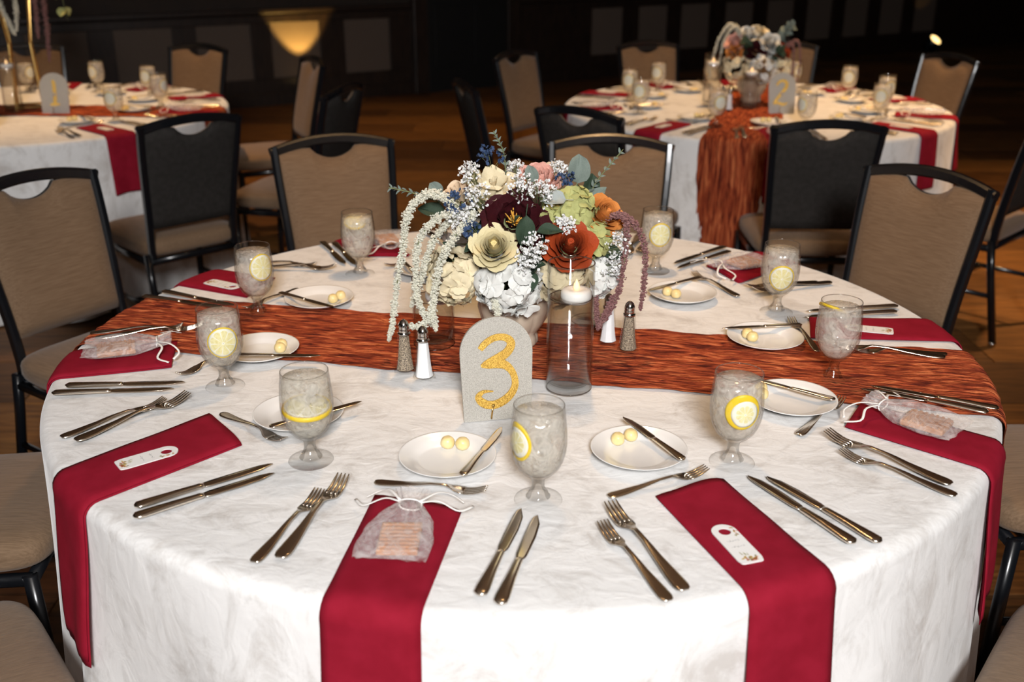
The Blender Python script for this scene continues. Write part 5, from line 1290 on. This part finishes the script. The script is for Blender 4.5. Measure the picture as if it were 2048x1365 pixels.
# bouquet on table 2
BX, BY = 1.165, 3.20
def B2(x, y, z): return (BX+x, BY+y, TZ+z)
G2 = 'flowers of the table 2 bouquet'
t = thing('flower_vase', 'beige ribbed pottery vase holding the bouquet on table 2', 'vase', (BX, BY, TZ+0.006))
for ch in [o for o in bpy.data.objects if o.parent and o.parent.name == 'flower_vase' and o.parent != t]:
    n = ch.copy(); n.parent = t; C.objects.link(n)
for nm, lab, p, ax, R, ly, mt in (
    ('rose', 'ivory rose at the top middle of the table 2 bouquet', (0.00, -0.04, 0.345), (0, -0.5, 0.85), 0.052, ROSE, 'petal_butter'),
    ('rose', 'ivory rose right of centre in the table 2 bouquet', (0.055, -0.09, 0.300), (0.1, -0.8, 0.6), 0.055, ROSE, 'petal_white'),
    ('rose', 'ivory rose at the upper left of the table 2 bouquet', (-0.05, -0.06, 0.340), (-0.1, -0.5, 0.85), 0.05, ROSE, 'petal_white'),
    ('peony', 'dark burgundy peony in the middle of the table 2 bouquet', (-0.015, -0.10, 0.270), (0, -0.8, 0.6), 0.060, OPENP, 'petal_burgundy'),
    ('peony', 'pink peony at the left of the table 2 bouquet', (-0.115, -0.06, 0.300), (-0.5, -0.6, 0.6), 0.05, PEONY, 'petal_pink'),
    ('rose', 'orange rose left of the burgundy peony on table 2', (-0.115, -0.08, 0.255), (-0.4, -0.8, 0.4), 0.045, ROSE, 'petal_orange'),
    ('rose', 'rust rose at the right of the table 2 bouquet', (0.125, -0.06, 0.250), (0.5, -0.7, 0.5), 0.055, ROSE, 'petal_rust')):
    flower(nm, lab, 'flower', B2(*p), ax, R, ly, mt, group=G2, join=True)
for lab, p, R, mt, ax in (('white hydrangea at the front of the table 2 bouquet', (0.02, -0.085, 0.175), 0.070, 'petal_white', (0, -0.9, 0.1)), ('cream hydrangea at the left of the table 2 bouquet', (-0.09, -0.06, 0.185), 0.065, 'petal_butter', (-0.4, -0.8, 0.1)),
                          ('cream hydrangea at the right of the table 2 bouquet', (0.11, -0.04, 0.180), 0.060, 'petal_butter', (0.4, -0.8, 0.1)), ('white hydrangea at the back of the table 2 bouquet', (0.0, 0.08, 0.22), 0.07, 'petal_white', (0, 0.8, 0.5))):
    hydrangea('hydrangea', lab, B2(*p), R, mt, 26, ax, G2, True, fr=0.021)
tassel('cream amaranthus tassels at the left of the table 2 bouquet', [[B2(*p) for p in l] for l in ([(-0.09, -0.05, 0.33), (-0.14, -0.07, 0.38), (-0.19, -0.08, 0.32), (-0.215, -0.08, 0.22), (-0.225, -0.08, 0.13)], [(-0.08, -0.05, 0.33), (-0.12, -0.08, 0.37), (-0.17, -0.09, 0.31), (-0.185, -0.09, 0.2)])], 'amaranth_white', 401, r0=0.015, r1=0.008, dens=2600)
tassel('mauve amaranthus tassels at the right of the table 2 bouquet', [[B2(*p) for p in l] for l in ([(0.13, -0.05, 0.28), (0.19, -0.06, 0.30), (0.21, -0.06, 0.2), (0.205, -0.06, 0.11)], [(0.14, -0.05, 0.27), (0.165, -0.08, 0.28), (0.175, -0.08, 0.17), (0.17, -0.08, 0.09)])], 'amaranth_mauve', 411, r0=0.011, r1=0.007, dens=2600)
sprig('dark eucalyptus sprig at the upper right of the table 2 bouquet', [B2(0.08, -0.03, 0.28), B2(0.13, -0.03, 0.33), B2(0.16, -0.03, 0.37)], 'euca_grey', 6, 0.055, 0.04, 0.34, 420)
sprig('dark leaf sprig between the ivory roses on table 2', [B2(-0.03, -0.05, 0.25), B2(-0.06, -0.10, 0.28), B2(-0.08, -0.12, 0.30)], 'leaf_dark', 5, 0.05, 0.04, 0.30, 421)
sprig('dark leaf sprig low in the table 2 bouquet', [B2(0.05, -0.05, 0.22), B2(0.08, -0.11, 0.25), B2(0.10, -0.12, 0.26)], 'leaf_dark', 5, 0.05, 0.04, 0.30, 422)
# tall gold stand with hanging flowers on table 1
SX, SY = -2.335, 3.05
t = thing('gold_flower_stand', 'tall gold metal flower stand on table 1, at the left frame edge', 'stand', (SX, SY, TZ+0.004), 0.35)
for k in range(4):
    a = PI/4+k*PI/2
    MB().add(bar([(0.085*math.cos(a), 0.085*math.sin(a), 0.0), (0.065*math.cos(a), 0.065*math.sin(a), 0.30), (0.11*math.cos(a), 0.11*math.sin(a), 0.60)], 0.010, 0.010)).obj('rod', 'gold_metal', t, False)
for z, r in ((0.006, 0.085), (0.596, 0.11)):
    MB().add(bar([(r*math.cos(PI/4+q*PI/2), r*math.sin(PI/4+q*PI/2), z) for q in range(5)], 0.010, 0.010, (0, 0, 1))).obj('ring_frame', 'gold_metal', t, False)
MB().add(lathe([(0, 0.60), (0.10, 0.60), (0.12, 0.62), (0.12, 0.66), (0, 0.66)], 24)).obj('bowl', 'gold_metal', t)
def S1(x, y, z): return (SX+x, SY+y, TZ+z)
hydrangea('hydrangea', 'white hydrangea on top of the gold stand', S1(0.0, -0.03, 0.72), 0.11, 'petal_white', 30, (0, -0.4, 0.9), 'flowers on the gold stand', True, fr=0.03)
tassel('cream amaranthus tassels hanging from the gold stand', [[S1(*p) for p in l] for l in ([(0.0, -0.05, 0.66), (-0.02, -0.13, 0.62), (0.0, -0.14, 0.50), (0.03, -0.14, 0.40), (0.05, -0.14, 0.35)], [(0.02, -0.05, 0.66), (0.06, -0.13, 0.62), (0.075, -0.14, 0.50), (0.06, -0.14, 0.37)])], 'amaranth_white', 501, r0=0.024, r1=0.014, dens=4200)
tassel('mauve and cream tassels hanging right of the gold stand', [[S1(*p) for p in l] for l in ([(0.05, -0.03, 0.66), (0.13, -0.08, 0.62), (0.14, -0.09, 0.48), (0.13, -0.09, 0.33)], [(0.06, -0.03, 0.66), (0.16, -0.06, 0.60), (0.165, -0.06, 0.42), (0.15, -0.06, 0.22)])], 'amaranth_mauve', 511, r0=0.026, r1=0.014, dens=4200)
sprig('eucalyptus sprig with round leaves right of the gold stand', [S1(0.08, 0.0, 0.66), S1(0.20, 0.02, 0.58), S1(0.235, 0.02, 0.40)], 'petal_green', 4, 0.05, 0.045, 0.42, 520)
